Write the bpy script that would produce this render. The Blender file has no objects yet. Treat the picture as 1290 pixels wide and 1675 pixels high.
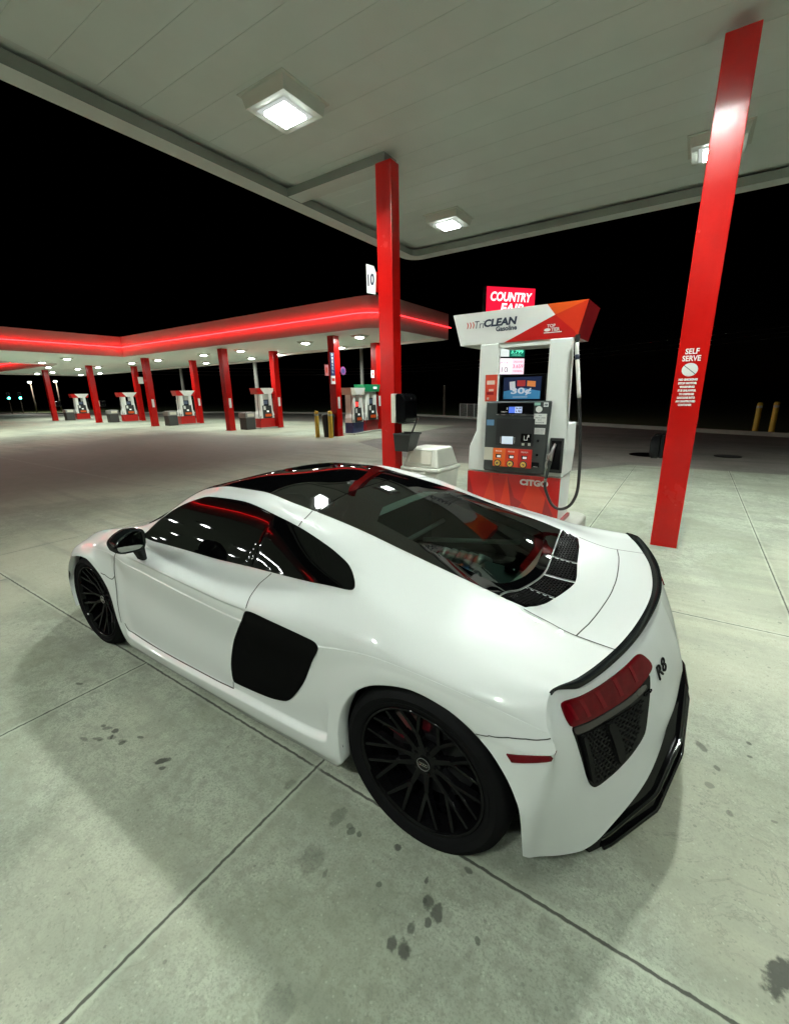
import bpy, bmesh, math, random
import numpy as np
from mathutils import Vector, Matrix
from mathutils.geometry import delaunay_2d_cdt
random.seed(7)
scene = bpy.context.scene
COL = scene.collection
# ------------------------------------------------------------ camera, night sky, exposure
cd = bpy.data.cameras.new('camera'); cam = bpy.data.objects.new('camera', cd); COL.objects.link(cam); scene.camera = cam
CR = ((-0.832360, -0.553978, -0.016872), (0.133331, -0.229693, 0.964087), (-0.537958, 0.800218, 0.265050))
cam.matrix_world = Matrix(((CR[0][0], CR[1][0], CR[2][0], -0.64432), (CR[0][1], CR[1][1], CR[2][1], 2.01649), (CR[0][2], CR[1][2], CR[2][2], 1.65766), (0, 0, 0, 1)))
cd.sensor_fit = 'HORIZONTAL'; cd.sensor_width = 36; cd.lens = 19.7493; cd.clip_start = .02; cd.clip_end = 2000
world = bpy.data.worlds.new('World'); scene.world = world; world.use_nodes = True
wn = world.node_tree; sky = wn.nodes.new('ShaderNodeTexSky'); sky.sky_type = 'NISHITA'; sky.sun_disc = False
sky.sun_elevation = math.radians(-8); sky.sun_rotation = math.radians(200)
wn.links.new(sky.outputs[0], wn.nodes['Background'].inputs[0]); wn.nodes['Background'].inputs[1].default_value = .02
scene.view_settings.view_transform = 'Standard'; scene.view_settings.look = 'None'; scene.view_settings.exposure = 0; scene.view_settings.gamma = 1
scene.render.engine = 'CYCLES'; scene.cycles.use_denoising = True; scene.cycles.max_bounces = 8; scene.cycles.diffuse_bounces = 4
scene.cycles.sample_clamp_indirect = 6; scene.cycles.caustics_reflective = False; scene.cycles.caustics_refractive = False
LAMP = 200.0                      # radiance of the near canopy lenses
FARLAMP = 88.0
NEON = 14.0
# ---------------------------------------------------------------- car body surface (half, y > 0): feature lines lofted along the length
def pchip(xk, yk, x):
    xk = np.asarray(xk, float); yk = np.asarray(yk, float); h = np.diff(xk)[:, None]; d = np.diff(yk, axis=0) / h
    m = np.zeros_like(yk); m[0] = d[0]; m[-1] = d[-1]
    if len(xk) > 2:
        a, b = d[:-1], d[1:]; w1 = 2 * h[1:] + h[:-1]; w2 = h[1:] + 2 * h[:-1]
        with np.errstate(divide='ignore', invalid='ignore'):
            mm = (w1 + w2) / (w1 / a + w2 / b)
        m[1:-1] = np.where(a * b > 0, mm, 0)
    i = np.clip(np.searchsorted(xk, x) - 1, 0, len(xk) - 2); hh = h[i]; t = ((x - xk[i])[:, None]) / hh
    return ((1 + 2 * t) * (1 - t) ** 2 * yk[i] + t * (1 - t) ** 2 * hh * m[i] + t * t * (3 - 2 * t) * yk[i + 1] + t * t * (t - 1) * hh * m[i + 1])
def crom(P, v):                     # Catmull-Rom through the rows of P (n, ..., 3) at v in [0, n-1]
    n = len(P); P = np.concatenate([2 * P[:1] - P[1:2], P, 2 * P[-1:] - P[-2:-1]])
    i = np.clip(np.floor(v).astype(int), 0, n - 2); t = (v - i).reshape((-1,) + (1,) * (P.ndim - 1))
    a, b, c, d = P[i], P[i + 1], P[i + 2], P[i + 3]
    return .5 * (2 * b + (c - a) * t + (2 * a - 5 * b + 4 * c - d) * t * t + (3 * b - a - 3 * c + d) * t ** 3)
AR, AF = (-.017, .335, .368), (2.537, .33, .340)     # wheel arch circles: x, z, radius
def arc(c, a, y): return (c[0] + c[2] * math.cos(math.radians(a)), y, c[1] + c[2] * math.sin(math.radians(a)))
# each feature line: (u, x, y, z); u runs from the nose (-3.5) to the tail edge (0.62)
K = [
 [(-3.45, 3.36, 0, .20), (-3.40, 3.40, 0, .42), (-3.2, 3.20, 0, .585), (-2.9, 2.90, 0, .70), (-2.5, 2.52, 0, .795), (-2.25, 2.27, 0, .865), (-2.0, 2.02, 0, 1.0), (-1.74, 1.76, 0, 1.128), (-1.5, 1.50, 0, 1.185), (-1.25, 1.25, 0, 1.196),
  (-1.0, 1.0, 0, 1.172), (-.6, .6, 0, 1.068), (-.33, .33, 0, .975), (-.15, .15, 0, .912), (0, 0, 0, .856), (.16, -.16, 0, .793), (.30, -.30, 0, .785), (.45, -.455, 0, .80), (.62, -.621, 0, .812)],
 [(-3.45, 3.33, .3, .20), (-3.40, 3.37, .3, .42), (-3.2, 3.17, .3, .58), (-2.9, 2.88, .32, .695), (-2.5, 2.50, .33, .79), (-2.25, 2.25, .33, .862), (-2.0, 2.0, .3, .99), (-1.74, 1.755, .28, 1.124), (-1.5, 1.5, .27, 1.178), (-1.25, 1.25, .27, 1.187),
  (-1.0, 1.0, .27, 1.162), (-.6, .6, .27, 1.062), (-.33, .33, .27, .975), (-.15, .15, .27, .916), (0, 0, .27, .865), (.16, -.15, .27, .812), (.30, -.285, .28, .795), (.45, -.43, .29, .803), (.62, -.597, .30, .810)],
 [(-3.45, 3.22, .58, .20), (-3.40, 3.26, .58, .42), (-3.2, 3.09, .58, .575), (-2.9, 2.85, .60, .70), (-2.5, 2.48, .62, .795), (-2.25, 2.22, .63, .86), (-2.0, 2.0, .585, .972), (-1.74, 1.743, .52, 1.112), (-1.5, 1.51, .50, 1.148), (-1.25, 1.25, .50, 1.150),
  (-1.0, 1.0, .50, 1.114), (-.6, .6, .50, 1.046), (-.33, .33, .50, .983), (-.15, .15, .50, .941), (0, 0, .50, .907), (.16, -.15, .50, .868), (.30, -.27, .505, .832), (.45, -.40, .515, .806), (.62, -.55, .53, .802)],
 [(-3.45, 3.02, .79, .20), (-3.40, 3.07, .79, .42), (-3.2, 3.0, .75, .58), (-2.9, 2.83, .74, .715), (-2.5, 2.45, .76, .81), (-2.25, 2.20, .775, .85), (-2.0, 2.041, .774, .856), (-1.9, 1.901, .73, .953), (-1.74, 1.758, .689, 1.035), (-1.62, 1.631, .661, 1.084), (-1.5, 1.517, .644, 1.112), (-1.25, 1.247, .639, 1.121), (-1.0, .986, .657, 1.093), (-.8, .80, .667, 1.060), (-.6, .61, .682, 1.007), (-.45, .482, .70, .965), (-.33, .378, .712, .942), (-.15, .165, .72, .900), (0, 0, .725, .872), (.16, -.15, .725, .836), (.30, -.27, .73, .815), (.45, -.38, .745, .803), (.62, -.473, .765, .80)],
 [(-3.45, 2.95, .87, .20), (-3.40, 2.98, .87, .42), (-3.2, 2.92, .83, .60), (-2.9, 2.79, .815, .70), (-2.5, 2.45, .835, .775), (-2.25, 2.249, .83, .806), (-2.0, 2.044, .784, .832), (-1.74, 1.872, .785, .83), (-1.25, 1.36, .786, .827), (-1.0, 1.1, .782, .837), (-.6, .660, .799, .863), (-.33, .373, .818, .891), (-.15, .16, .863, .862), (0, 0, .868, .835), (.16, -.14, .87, .815), (.30, -.26, .872, .806), (.45, -.34, .872, .802), (.62, -.413, .868, .80)],
 [(-3.45, 2.91, .905, .20), (-3.40, 2.92, .905, .42), (-3.2, 2.88, .89, .58), (-2.9, 2.76, .90, .672), (-2.5, 2.45, .905, .735), (-2.25, 2.20, .93, .78), (-2.0, 1.91, .945, .785), (-1.74, 1.74, .95, .78), (-1.25, 1.25, .955, .757), (-1.0, 1.0, .953, .745),
  (-.6, .6, .95, .76), (-.33, .33, .95, .78), (-.15, .15, .953, .785), (0, 0, .955, .78), (.16, -.13, .953, .772), (.30, -.25, .946, .763), (.45, -.34, .935, .752), (.62, -.42, .92, .735)],
 [(-3.45, 2.895, .925, .20), (-3.40, 2.90, .925, .42), (-3.2, 2.85, .923, .555), (-2.9, 2.74, .93, .645), (-2.5, 2.45, .935, .70), (-2.25, 2.17, .935, .70), (-2.0, 2.0, .93, .58), (-1.74, 1.74, .932, .53), (-1.25, 1.25, .935, .50), (-1.0, 1.0, .94, .50),
  (-.6, .6, .95, .54), (-.42, .43, .958, .60), (-.33, .33, .962, .66), (-.15, .15, .965, .73), (0, 0, .967, .742), (.16, -.13, .965, .735), (.30, -.25, .96, .715), (.45, -.35, .953, .69), (.62, -.455, .94, .665)],
 [(-3.45, 2.885, .938, .20), (-3.40, 2.888, .938, .40), (-3.2, 2.835, .94, .525), (-2.9, 2.72, .944, .625), (-2.5, 2.45, .948, .683), (-2.35, 2.26, .947, .60), (-2.25, 2.18, .945, .50), (-2.15, 2.15, .945, .36), (-2.05, 2.09, .945, .235), (-1.74, 1.74, .95, .225), (-1.25, 1.25, .952, .235), (-1.0, 1.0, .953, .245),
  (-.6, .6, .957, .262), (-.46, .415, .96, .29), (-.42, .40, .964, .42), (-.33, .36, .967, .53), (-.15, .14, .969, .708), (0, 0, .97, .722), (.16, -.13, .969, .712), (.30, -.24, .967, .678), (.45, -.31, .965, .655), (.62, -.36, .962, .64)],
 [(-3.45,) + arc(AF, -20, .945), (-3.40,) + arc(AF, 8, .948), (-3.2,) + arc(AF, 35, .95), (-2.9,) + arc(AF, 62, .952), (-2.5,) + arc(AF, 100, .955), (-2.35,) + arc(AF, 134, .954), (-2.25,) + arc(AF, 156, .953), (-2.15,) + arc(AF, 186, .952), (-2.08, 2.145, .948, .175), (-2.0, 2.07, .93, .122), (-1.74, 1.74, .928, .115), (-1.25, 1.25, .928, .115), (-1.0, 1.0, .93, .118),
  (-.6, .6, .935, .137), (-.48, .40, .945, .15), (-.46, .352, .958, .20), (-.42,) + arc(AR, 178, .962)[1:1] + (AR[0] + AR[2], .964, .335), (-.33,) + arc(AR, 28, .967), (-.15,) + arc(AR, 62, .969), (0,) + arc(AR, 88, .97), (.16,) + arc(AR, 106, .97), (.30,) + arc(AR, 118, .969), (.45,) + arc(AR, 123, .969), (.62,) + arc(AR, 127, .968)],
]
K[8][16] = (-.42, AR[0] + AR[2], .964, .335)
def sst(a, b, x): t = np.clip((x - a) / (b - a), 0, 1); return t * t * (3 - 2 * t)
def S_main(u, v):                   # lofted surface plus the pressed door crease and the flared sill
    P = S_loft(u, v); u = np.asarray(u, float); v = np.asarray(v, float)
    w1 = sst(-2.08, -1.8, u) * (1 - sst(-.92, -.86, u)); w2 = sst(-2.12, -2.0, u) * (1 - sst(-.50, -.40, u))
    P[:, 1] += w1 * (.007 * np.exp(-((v - 4.93) / .10) ** 2) - .016 * sst(4.98, 5.09, v) * (1 - sst(5.25, 6.2, v)))
    P[:, 1] += w2 * (-.012 * sst(6.3, 6.88, v) * (1 - sst(6.90, 6.99, v)) + .016 * sst(6.92, 7.02, v) * (1 - sst(7.5, 8, v)))
    w3 = sst(-2.06, -1.97, u) * (1 - sst(-.36, -.29, u)) * (v > 3) * (v < 4)                     # side glass area sinks to the glass plane
    if w3.any():
        t = np.clip(v - 3, 0, 1); Q = S_win(u, v) - (.005 * np.minimum(1, 10 * t * (1 - t)))[:, None] * np.array([0, .85, .5]); P += w3[:, None] * (Q - P)
    return P
def S_loft(u, v):                   # u, v: 1-d arrays of equal length
    u = np.asarray(u, float); v = np.asarray(v, float)
    L = np.stack([pchip([r[0] for r in k], [r[1:4] for r in k], u) for k in K])     # 9, n, 3
    n = len(K); P = np.concatenate([2 * L[:1] - L[1:2], L, 2 * L[-1:] - L[-2:-1]])
    P[0] = P[2] * np.array([1, -1, 1])
    i = np.clip(np.floor(v).astype(int), 0, n - 2); t = (v - i)[:, None]; j = np.arange(len(u))
    a, b, c, d = P[i, j], P[i + 1, j], P[i + 2, j], P[i + 3, j]
    # chord-length Catmull-Rom so uneven spacing does not overshoot
    def ln(p, q): return np.maximum(np.linalg.norm(q - p, axis=1, keepdims=True), 1e-4) ** .5
    t0 = 0; t1 = t0 + ln(a, b); t2 = t1 + ln(b, c); t3 = t2 + ln(c, d); tt = t1 + (t2 - t1) * t
    A1 = (t1 - tt) / t1 * a + tt / t1 * b; A2 = (t2 - tt) / (t2 - t1) * b + (tt - t1) / (t2 - t1) * c; A3 = (t3 - tt) / (t3 - t2) * c + (tt - t2) / (t3 - t2) * d
    B1 = (t2 - tt) / t2 * A1 + tt / t2 * A2; B2 = (t3 - tt) / (t3 - t1) * A2 + (tt - t1) / (t3 - t1) * A3
    return (t2 - tt) / (t2 - t1) * B1 + (tt - t1) / (t2 - t1) * B2
def S_win(u, v):                    # side glass: barrel curved between roof edge and belt line
    u = np.asarray(u, float); v = np.asarray(v, float)
    A = pchip([r[0] for r in K[3]], [r[1:4] for r in K[3]], u); B = pchip([r[0] for r in K[4]], [r[1:4] for r in K[4]], u); t = (v - 3)[:, None]
    P = A + (B - A) * t; z = P[:, 2]; w = sst(-.985, -.965, u); g = .785 - .40 * (z - .83) - .35 * (z - .83) ** 2; P[:, 1] = P[:, 1] * w + g * (1 - w); return P + (.010 * w * 4 * np.clip(t[:, 0] * (1 - t[:, 0]), -.02, 1))[:, None] * np.array([0, .6, .8])
FAS = [  # rows below the tail edge, columns follow the feature lines
 [(-.662, 0, .755), (-.638, .30, .757), (-.583, .54, .765), (-.487, .77, .767), (-.428, .866, .765), (-.437, .915, .712), (-.45, .94, .64), (-.375, .962, .61), arc(AR, 136, .968)],
 [(-.715, 0, .645), (-.685, .30, .652), (-.618, .55, .665), (-.520, .765, .675), (-.472, .865, .69), (-.456, .912, .655), (-.445, .943, .59), (-.39, .960, .56), arc(AR, 148, .968)],
 [(-.750, 0, .555), (-.715, .30, .56), (-.642, .556, .58), (-.545, .77, .585), (-.50, .855, .59), (-.468, .905, .57), (-.443, .936, .51), (-.402, .957, .49), arc(AR, 158, .967)],
 [(-.765, 0, .48), (-.738, .30, .48), (-.663, .565, .48), (-.566, .77, .47), (-.522, .838, .46), (-.48, .895, .45), (-.438, .926, .41), (-.41, .95, .40), arc(AR, 168, .965)],
 [(-.752, 0, .42), (-.733, .30, .43), (-.690, .56, .37), (-.603, .735, .27), (-.552, .797, .218), (-.49, .85, .205), (-.43, .89, .20), (-.405, .915, .205), (-.388, .935, .222)],
]
def S_fas(w, v):                    # w: 0 at the tail edge .. 5 at the bumper's lower edge
    w = np.asarray(w, float); v = np.asarray(v, float)
    E = S_main(np.full(len(v), .62), v)
    R = np.stack([E] + [crom(np.array(r, float), v) for r in FAS])
    n = len(R); P = np.concatenate([2 * R[:1] - R[1:2], R, 2 * R[-1:] - R[-2:-1]])
    i = np.clip(np.floor(w).astype(int), 0, n - 2); t = (w - i)[:, None]; j = np.arange(len(v))
    a, b, c, d = P[i, j], P[i + 1, j], P[i + 2, j], P[i + 3, j]
    return .5 * (2 * b + (c - a) * t + (2 * a - 5 * b + 4 * c - d) * t * t + (3 * b - a - 3 * c + d) * t ** 3)
# ------------------------------------------------------------ helpers
def link(o, parent=None):
    COL.objects.link(o)
    if parent is not None: o.parent = parent
    return o
def tag(o, label, cat, group=None):
    o['label'] = label; o['category'] = cat
    if group: o['group'] = group
    return o
def thing(name, label, cat, loc=(0, 0, 0), rz=0, group=None):
    o = bpy.data.objects.new(name, None); o.location = loc; o.rotation_euler = (0, 0, rz); o.empty_display_size = .1
    return tag(link(o), label, cat, group)
def copy_tree(o, parent=None):
    c = o.copy(); COL.objects.link(c)
    if parent is not None: c.parent = parent
    for ch in list(o.children): copy_tree(ch, c)
    return c
class MB:
    def __init__(s): s.v = []; s.f = []; s.m = []
    def add(s, v, f, mi=0):
        n = len(s.v); s.v += [tuple(map(float, q)) for q in v]; s.f += [tuple(n + i for i in q) for q in f]; s.m += [mi] * len(f); return s
    def box(s, x0, x1, y0, y1, z0, z1, mi=0, bev=0):
        x0, x1 = min(x0, x1), max(x0, x1); y0, y1 = min(y0, y1), max(y0, y1); z0, z1 = min(z0, z1), max(z0, z1)
        if bev:
            bm = bmesh.new(); bmesh.ops.create_cube(bm, size=1)
            for q in bm.verts: q.co = ((x0 + x1) / 2 + q.co.x * (x1 - x0), (y0 + y1) / 2 + q.co.y * (y1 - y0), (z0 + z1) / 2 + q.co.z * (z1 - z0))
            bmesh.ops.bevel(bm, geom=bm.edges[:], offset=bev, segments=2, affect='EDGES', profile=.7)
            bm.verts.index_update(); s.add([q.co for q in bm.verts], [[q.index for q in f.verts] for f in bm.faces], mi); bm.free(); return s
        return s.add([(x0, y0, z0), (x1, y0, z0), (x1, y1, z0), (x0, y1, z0), (x0, y0, z1), (x1, y0, z1), (x1, y1, z1), (x0, y1, z1)],
                     [(3, 2, 1, 0), (4, 5, 6, 7), (0, 1, 5, 4), (1, 2, 6, 5), (2, 3, 7, 6), (3, 0, 4, 7)], mi)
    def hexa(s, b, t, mi=0):         # b, t: 4 points each, counter-clockwise seen from above
        return s.add(list(b) + list(t), [(3, 2, 1, 0), (4, 5, 6, 7), (0, 1, 5, 4), (1, 2, 6, 5), (2, 3, 7, 6), (3, 0, 4, 7)], mi)
    def prism(s, pts, axis, a0, a1, mi=0):    # polygon in the two other axes, extruded along axis
        def P(q, a): return {'x': (a, q[0], q[1]), 'y': (q[0], a, q[1]), 'z': (q[0], q[1], a)}[axis]
        n = len(pts); v = [P(q, a0) for q in pts] + [P(q, a1) for q in pts]
        return s.add(v, [tuple(range(n - 1, -1, -1)), tuple(range(n, 2 * n))] + [(i, (i + 1) % n, n + (i + 1) % n, n + i) for i in range(n)], mi)
    def tube(s, path, r, n=10, mi=0, caps=True, closed=False):
        P = [Vector(q) for q in path]; rr = r if isinstance(r, (list, tuple)) else [r] * len(P); v = []; up = None
        for i, q in enumerate(P):
            d = (P[(i + 1) % len(P)] - P[i - 1]) if closed else (P[min(i + 1, len(P) - 1)] - P[max(i - 1, 0)])
            d.normalize()
            if up is None: up = Vector((0, 0, 1)) if abs(d.z) < .9 else Vector((1, 0, 0))
            a = d.cross(up); a.normalize(); b = a.cross(d); up = b
            v += [q + (a * math.cos(t) + b * math.sin(t)) * rr[i] for t in [2 * math.pi * k / n for k in range(n)]]
        f = []
        for i in range(len(P) if closed else len(P) - 1):
            j = (i + 1) % len(P)
            f += [(i * n + k, i * n + (k + 1) % n, j * n + (k + 1) % n, j * n + k) for k in range(n)]
        if caps and not closed: f += [tuple(range(n - 1, -1, -1)), tuple((len(P) - 1) * n + k for k in range(n))]
        return s.add(v, f, mi)
    def lathe(s, prof, n=48, mi=0, c=(0, 0, 0), axis='z', closed=False):   # prof: (r, h)
        v = []
        for r, h in prof:
            for k in range(n):
                t = 2 * math.pi * k / n; a, b = r * math.cos(t), r * math.sin(t)
                v.append({'z': (c[0] + a, c[1] + b, c[2] + h), 'y': (c[0] + a, c[1] + h, c[2] + b), 'x': (c[0] + h, c[1] + a, c[2] + b)}[axis])
        m = len(prof); f = []
        for i in range(m if closed else m - 1):
            j = (i + 1) % m
            f += [(i * n + k, i * n + (k + 1) % n, j * n + (k + 1) % n, j * n + k) for k in range(n)]
        return s.add(v, f, mi)
    def build(s, name, mats, parent=None, smooth=False, fix=True, ang=None):
        me = bpy.data.meshes.new(name); me.from_pydata(s.v, [], s.f)
        mats = mats if isinstance(mats, (list, tuple)) else [mats]
        for q in mats: me.materials.append(q)
        me.polygons.foreach_set('material_index', s.m)
        if fix:
            bm = bmesh.new(); bm.from_mesh(me); bmesh.ops.recalc_face_normals(bm, faces=bm.faces[:]); bm.to_mesh(me); bm.free()
        if smooth or ang: me.polygons.foreach_set('use_smooth', [True] * len(me.polygons))
        if ang:
            try: me.set_sharp_from_angle(angle=math.radians(ang))
            except Exception: pass
        me.update(); o = bpy.data.objects.new(name, me); return link(o, parent)
def structure(o): o['kind'] = 'structure'; return o
# ---- materials
def nd(t, typ, **kw):
    n = t.nodes.new(typ)
    for k, v in kw.items():
        if k.startswith('i_'): n.inputs[int(k[2:])].default_value = v
        else: setattr(n, k, v)
    return n
def mat(name, col, rough=.5, metal=0, coat=0, var=.08, scale=8, emit=None, es=0, bump=0, bscale=60, rvar=.1, spec=.5):
    m = bpy.data.materials.new(name); m.use_nodes = True; t = m.node_tree; b = t.nodes['Principled BSDF']; L = t.links.new
    b.inputs['Metallic'].default_value = metal; b.inputs['Coat Weight'].default_value = coat; b.inputs['Coat Roughness'].default_value = .03
    b.inputs['Specular IOR Level'].default_value = spec
    tc = nd(t, 'ShaderNodeTexCoord'); no = nd(t, 'ShaderNodeTexNoise'); no.inputs['Scale'].default_value = scale; no.inputs['Detail'].default_value = 6
    L(tc.outputs['Object'], no.inputs['Vector'])
    mx = nd(t, 'ShaderNodeMix', data_type='RGBA'); mx.inputs[6].default_value = tuple(c * (1 - var) for c in col) + (1,); mx.inputs[7].default_value = tuple(min(1, c * (1 + var)) for c in col) + (1,)
    L(no.outputs['Fac'], mx.inputs[0]); L(mx.outputs[2], b.inputs['Base Color'])
    mr = nd(t, 'ShaderNodeMapRange'); mr.inputs[3].default_value = max(.02, rough * (1 - rvar * 2)); mr.inputs[4].default_value = min(1, rough * (1 + rvar * 2))
    L(no.outputs['Fac'], mr.inputs[0]); L(mr.outputs[0], b.inputs['Roughness'])
    if bump:
        n2 = nd(t, 'ShaderNodeTexNoise'); n2.inputs['Scale'].default_value = bscale; n2.inputs['Detail'].default_value = 4; L(tc.outputs['Object'], n2.inputs['Vector'])
        bp = nd(t, 'ShaderNodeBump'); bp.inputs['Strength'].default_value = bump; bp.inputs['Distance'].default_value = .01; L(n2.outputs['Fac'], bp.inputs['Height']); L(bp.outputs[0], b.inputs['Normal'])
    if emit is not None:
        b.inputs['Emission Color'].default_value = tuple(emit) + (1,); b.inputs['Emission Strength'].default_value = es
    return m
def emis(name, col, s):
    m = bpy.data.materials.new(name); m.use_nodes = True; t = m.node_tree; t.nodes.clear()
    e = nd(t, 'ShaderNodeEmission'); e.inputs[0].default_value = tuple(col) + (1,); e.inputs[1].default_value = s
    o = nd(t, 'ShaderNodeOutputMaterial'); t.links.new(e.outputs[0], o.inputs[0]); return m
def dark(name, col, gloss, rough, var=.3, scale=20):      # deep black finish: weak even sheen over near-black
    m = bpy.data.materials.new(name); m.use_nodes = True; t = m.node_tree; t.nodes.clear(); L = t.links.new
    tc = nd(t, 'ShaderNodeTexCoord'); no = nd(t, 'ShaderNodeTexNoise'); no.inputs['Scale'].default_value = scale; no.inputs['Detail'].default_value = 5; L(tc.outputs['Object'], no.inputs['Vector'])
    mx = nd(t, 'ShaderNodeMix', data_type='RGBA'); mx.inputs[6].default_value = tuple(c * (1 - var) for c in col) + (1,); mx.inputs[7].default_value = tuple(c * (1 + var) for c in col) + (1,); L(no.outputs['Fac'], mx.inputs[0])
    d = nd(t, 'ShaderNodeBsdfDiffuse'); L(mx.outputs[2], d.inputs[0]); g = nd(t, 'ShaderNodeBsdfGlossy'); mr = nd(t, 'ShaderNodeMapRange'); mr.inputs[3].default_value = rough * .8; mr.inputs[4].default_value = rough * 1.2; L(no.outputs['Fac'], mr.inputs[0]); L(mr.outputs[0], g.inputs['Roughness'])
    lw = nd(t, 'ShaderNodeLayerWeight'); lw.inputs[0].default_value = .25; fm = nd(t, 'ShaderNodeMath', operation='MULTIPLY_ADD'); L(lw.outputs['Facing'], fm.inputs[0]); fm.inputs[1].default_value = gloss * 1.5; fm.inputs[2].default_value = gloss * .6
    ms = nd(t, 'ShaderNodeMixShader'); L(fm.outputs[0], ms.inputs[0]); L(d.outputs[0], ms.inputs[1]); L(g.outputs[0], ms.inputs[2]); o = nd(t, 'ShaderNodeOutputMaterial'); L(ms.outputs[0], o.inputs[0]); return m
def text(name, body, size, m, parent, mw, bold=0, shear=0, extrude=.0008, align='CENTER', fit=None, space=1):
    cu = bpy.data.curves.new(name, 'FONT'); cu.body = body; cu.size = size; cu.offset = bold; cu.shear = shear; cu.extrude = extrude; cu.align_x = align; cu.align_y = 'CENTER'; cu.space_character = space
    cu.resolution_u = 3
    o = bpy.data.objects.new(name, cu); COL.objects.link(o); dg = bpy.context.evaluated_depsgraph_get()
    me = bpy.data.meshes.new_from_object(o.evaluated_get(dg)); bpy.data.objects.remove(o); bpy.data.curves.remove(cu)
    me.name = name; me.materials.clear(); me.materials.append(m)
    if fit and len(me.vertices):
        co = np.zeros(len(me.vertices) * 3); me.vertices.foreach_get('co', co); co = co.reshape(-1, 3); lo, hi = co.min(0), co.max(0)
        co[:, 0] = (co[:, 0] - (lo[0] + hi[0]) / 2) / (hi[0] - lo[0]) * fit[0]; co[:, 1] = (co[:, 1] - (lo[1] + hi[1]) / 2) / (hi[1] - lo[1]) * fit[1]
        me.vertices.foreach_set('co', co.ravel())
    me.transform(mw); me.update()
    return link(bpy.data.objects.new(name, me), parent)
def face_mw(origin, xdir, up):          # text frame: x along xdir, y along up, z out
    x = Vector(xdir).normalized(); y = Vector(up).normalized(); z = x.cross(y)
    return Matrix(((x.x, y.x, z.x, origin[0]), (x.y, y.y, z.y, origin[1]), (x.z, y.z, z.z, origin[2]), (0, 0, 0, 1)))
# ------------------------------------------------------------ materials of the place
M = {}
M['ceil'] = mat('painted steel soffit', (.83, .91, .87), .55, var=.05, scale=3, bump=.05, bscale=120)
M['ceil2'] = mat('soffit lip', (.74, .80, .76), .5, var=.07, scale=5)
M['red'] = bpy.data.materials.new('red gloss column paint'); M['red'].use_nodes = True
def redpaint(m):
    t = m.node_tree; t.nodes.clear(); L = t.links.new; tc = nd(t, 'ShaderNodeTexCoord'); n1 = nd(t, 'ShaderNodeTexNoise'); n1.inputs['Scale'].default_value = 2.5; n1.inputs['Detail'].default_value = 7; n1.inputs['Roughness'].default_value = .65; L(tc.outputs['Object'], n1.inputs['Vector'])
    mx = nd(t, 'ShaderNodeMix', data_type='RGBA'); mx.inputs[6].default_value = (.36, .003, .003, 1); mx.inputs[7].default_value = (.56, .008, .005, 1); L(n1.outputs['Fac'], mx.inputs[0])
    mp = nd(t, 'ShaderNodeMapping'); mp.inputs['Scale'].default_value = (9, 9, 1.2); L(tc.outputs['Object'], mp.inputs[0]); n2 = nd(t, 'ShaderNodeTexNoise'); n2.inputs['Scale'].default_value = 4; n2.inputs['Detail'].default_value = 5; L(mp.outputs[0], n2.inputs['Vector'])
    bp = nd(t, 'ShaderNodeBump'); bp.inputs['Strength'].default_value = .16; bp.inputs['Distance'].default_value = .01; L(n2.outputs['Fac'], bp.inputs['Height'])
    d = nd(t, 'ShaderNodeBsdfDiffuse'); L(mx.outputs[2], d.inputs[0]); g = nd(t, 'ShaderNodeBsdfGlossy'); mr = nd(t, 'ShaderNodeMapRange'); mr.inputs[3].default_value = .14; mr.inputs[4].default_value = .34; L(n1.outputs['Fac'], mr.inputs[0]); L(mr.outputs[0], g.inputs['Roughness']); L(bp.outputs[0], g.inputs['Normal'])
    ms = nd(t, 'ShaderNodeMixShader'); ms.inputs[0].default_value = .042; L(d.outputs[0], ms.inputs[1]); L(g.outputs[0], ms.inputs[2]); o = nd(t, 'ShaderNodeOutputMaterial'); L(ms.outputs[0], o.inputs[0])
redpaint(M['red'])
M['white'] = mat('white paint', (.78, .79, .76), .4, var=.04)
M['white2'] = mat('grey white powder coat', (.76, .79, .75), .38, var=.06, scale=4)
M['fix'] = mat('light housing', (.66, .70, .64), .4, var=.05)
M['lens'] = emis('lit lens', (.925, 1.0, .94), LAMP * 5.4); M['lensring'] = emis('lens surround glow', (.92, 1.0, .93), 1.6); M['lensring2'] = emis('lens outer glow', (.92, 1.0, .93), .62); M['rimlens'] = emis('lens edge glow', (.92, 1.0, .93), LAMP * .18)  # besides the lens: painted halo glows and an added uplight for the soffit
M['flens'] = emis('lit far lens', (.95, 1.0, .92), 26); M['fface'] = emis('lit far lens face', (.93, 1.0, .92), FARLAMP * 9)
M['neon'] = emis('red neon', (1, .008, .010), NEON * 2.6); M['neon2'] = emis('dim red neon', (1, .03, .035), NEON * .34)
M['black'] = mat('black plastic', (.012, .013, .014), .4, var=.2)
M['dark'] = mat('charcoal plastic', (.028, .033, .033), .45, var=.15)
M['gloss'] = mat('black gloss', (.003, .003, .0035), .10, coat=0, spec=.13, var=.1)
M['stain'] = mat('stainless', (.5, .5, .5), .28, metal=1, var=.1)
M['yellow'] = mat('yellow bollard paint', (.88, .58, .07), .5, var=.15, scale=6)
M['redp'] = mat('pump red', (.50, .012, .010), .3, coat=.3, var=.06)
M['orange'] = mat('pump orange', (.75, .10, .015), .3, coat=.3, var=.05)
M['dred'] = mat('pump dark red', (.27, .008, .012), .3, coat=.3, var=.06)
M['mred'] = mat('pump mid red', (.62, .035, .012), .3, coat=.3, var=.06)
M['navy'] = mat('navy', (.02, .03, .12), .4)
M['green'] = mat('pump green', (.01, .22, .09), .35)
M['cream'] = mat('cream plastic', (.62, .60, .50), .5, var=.08)
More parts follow.
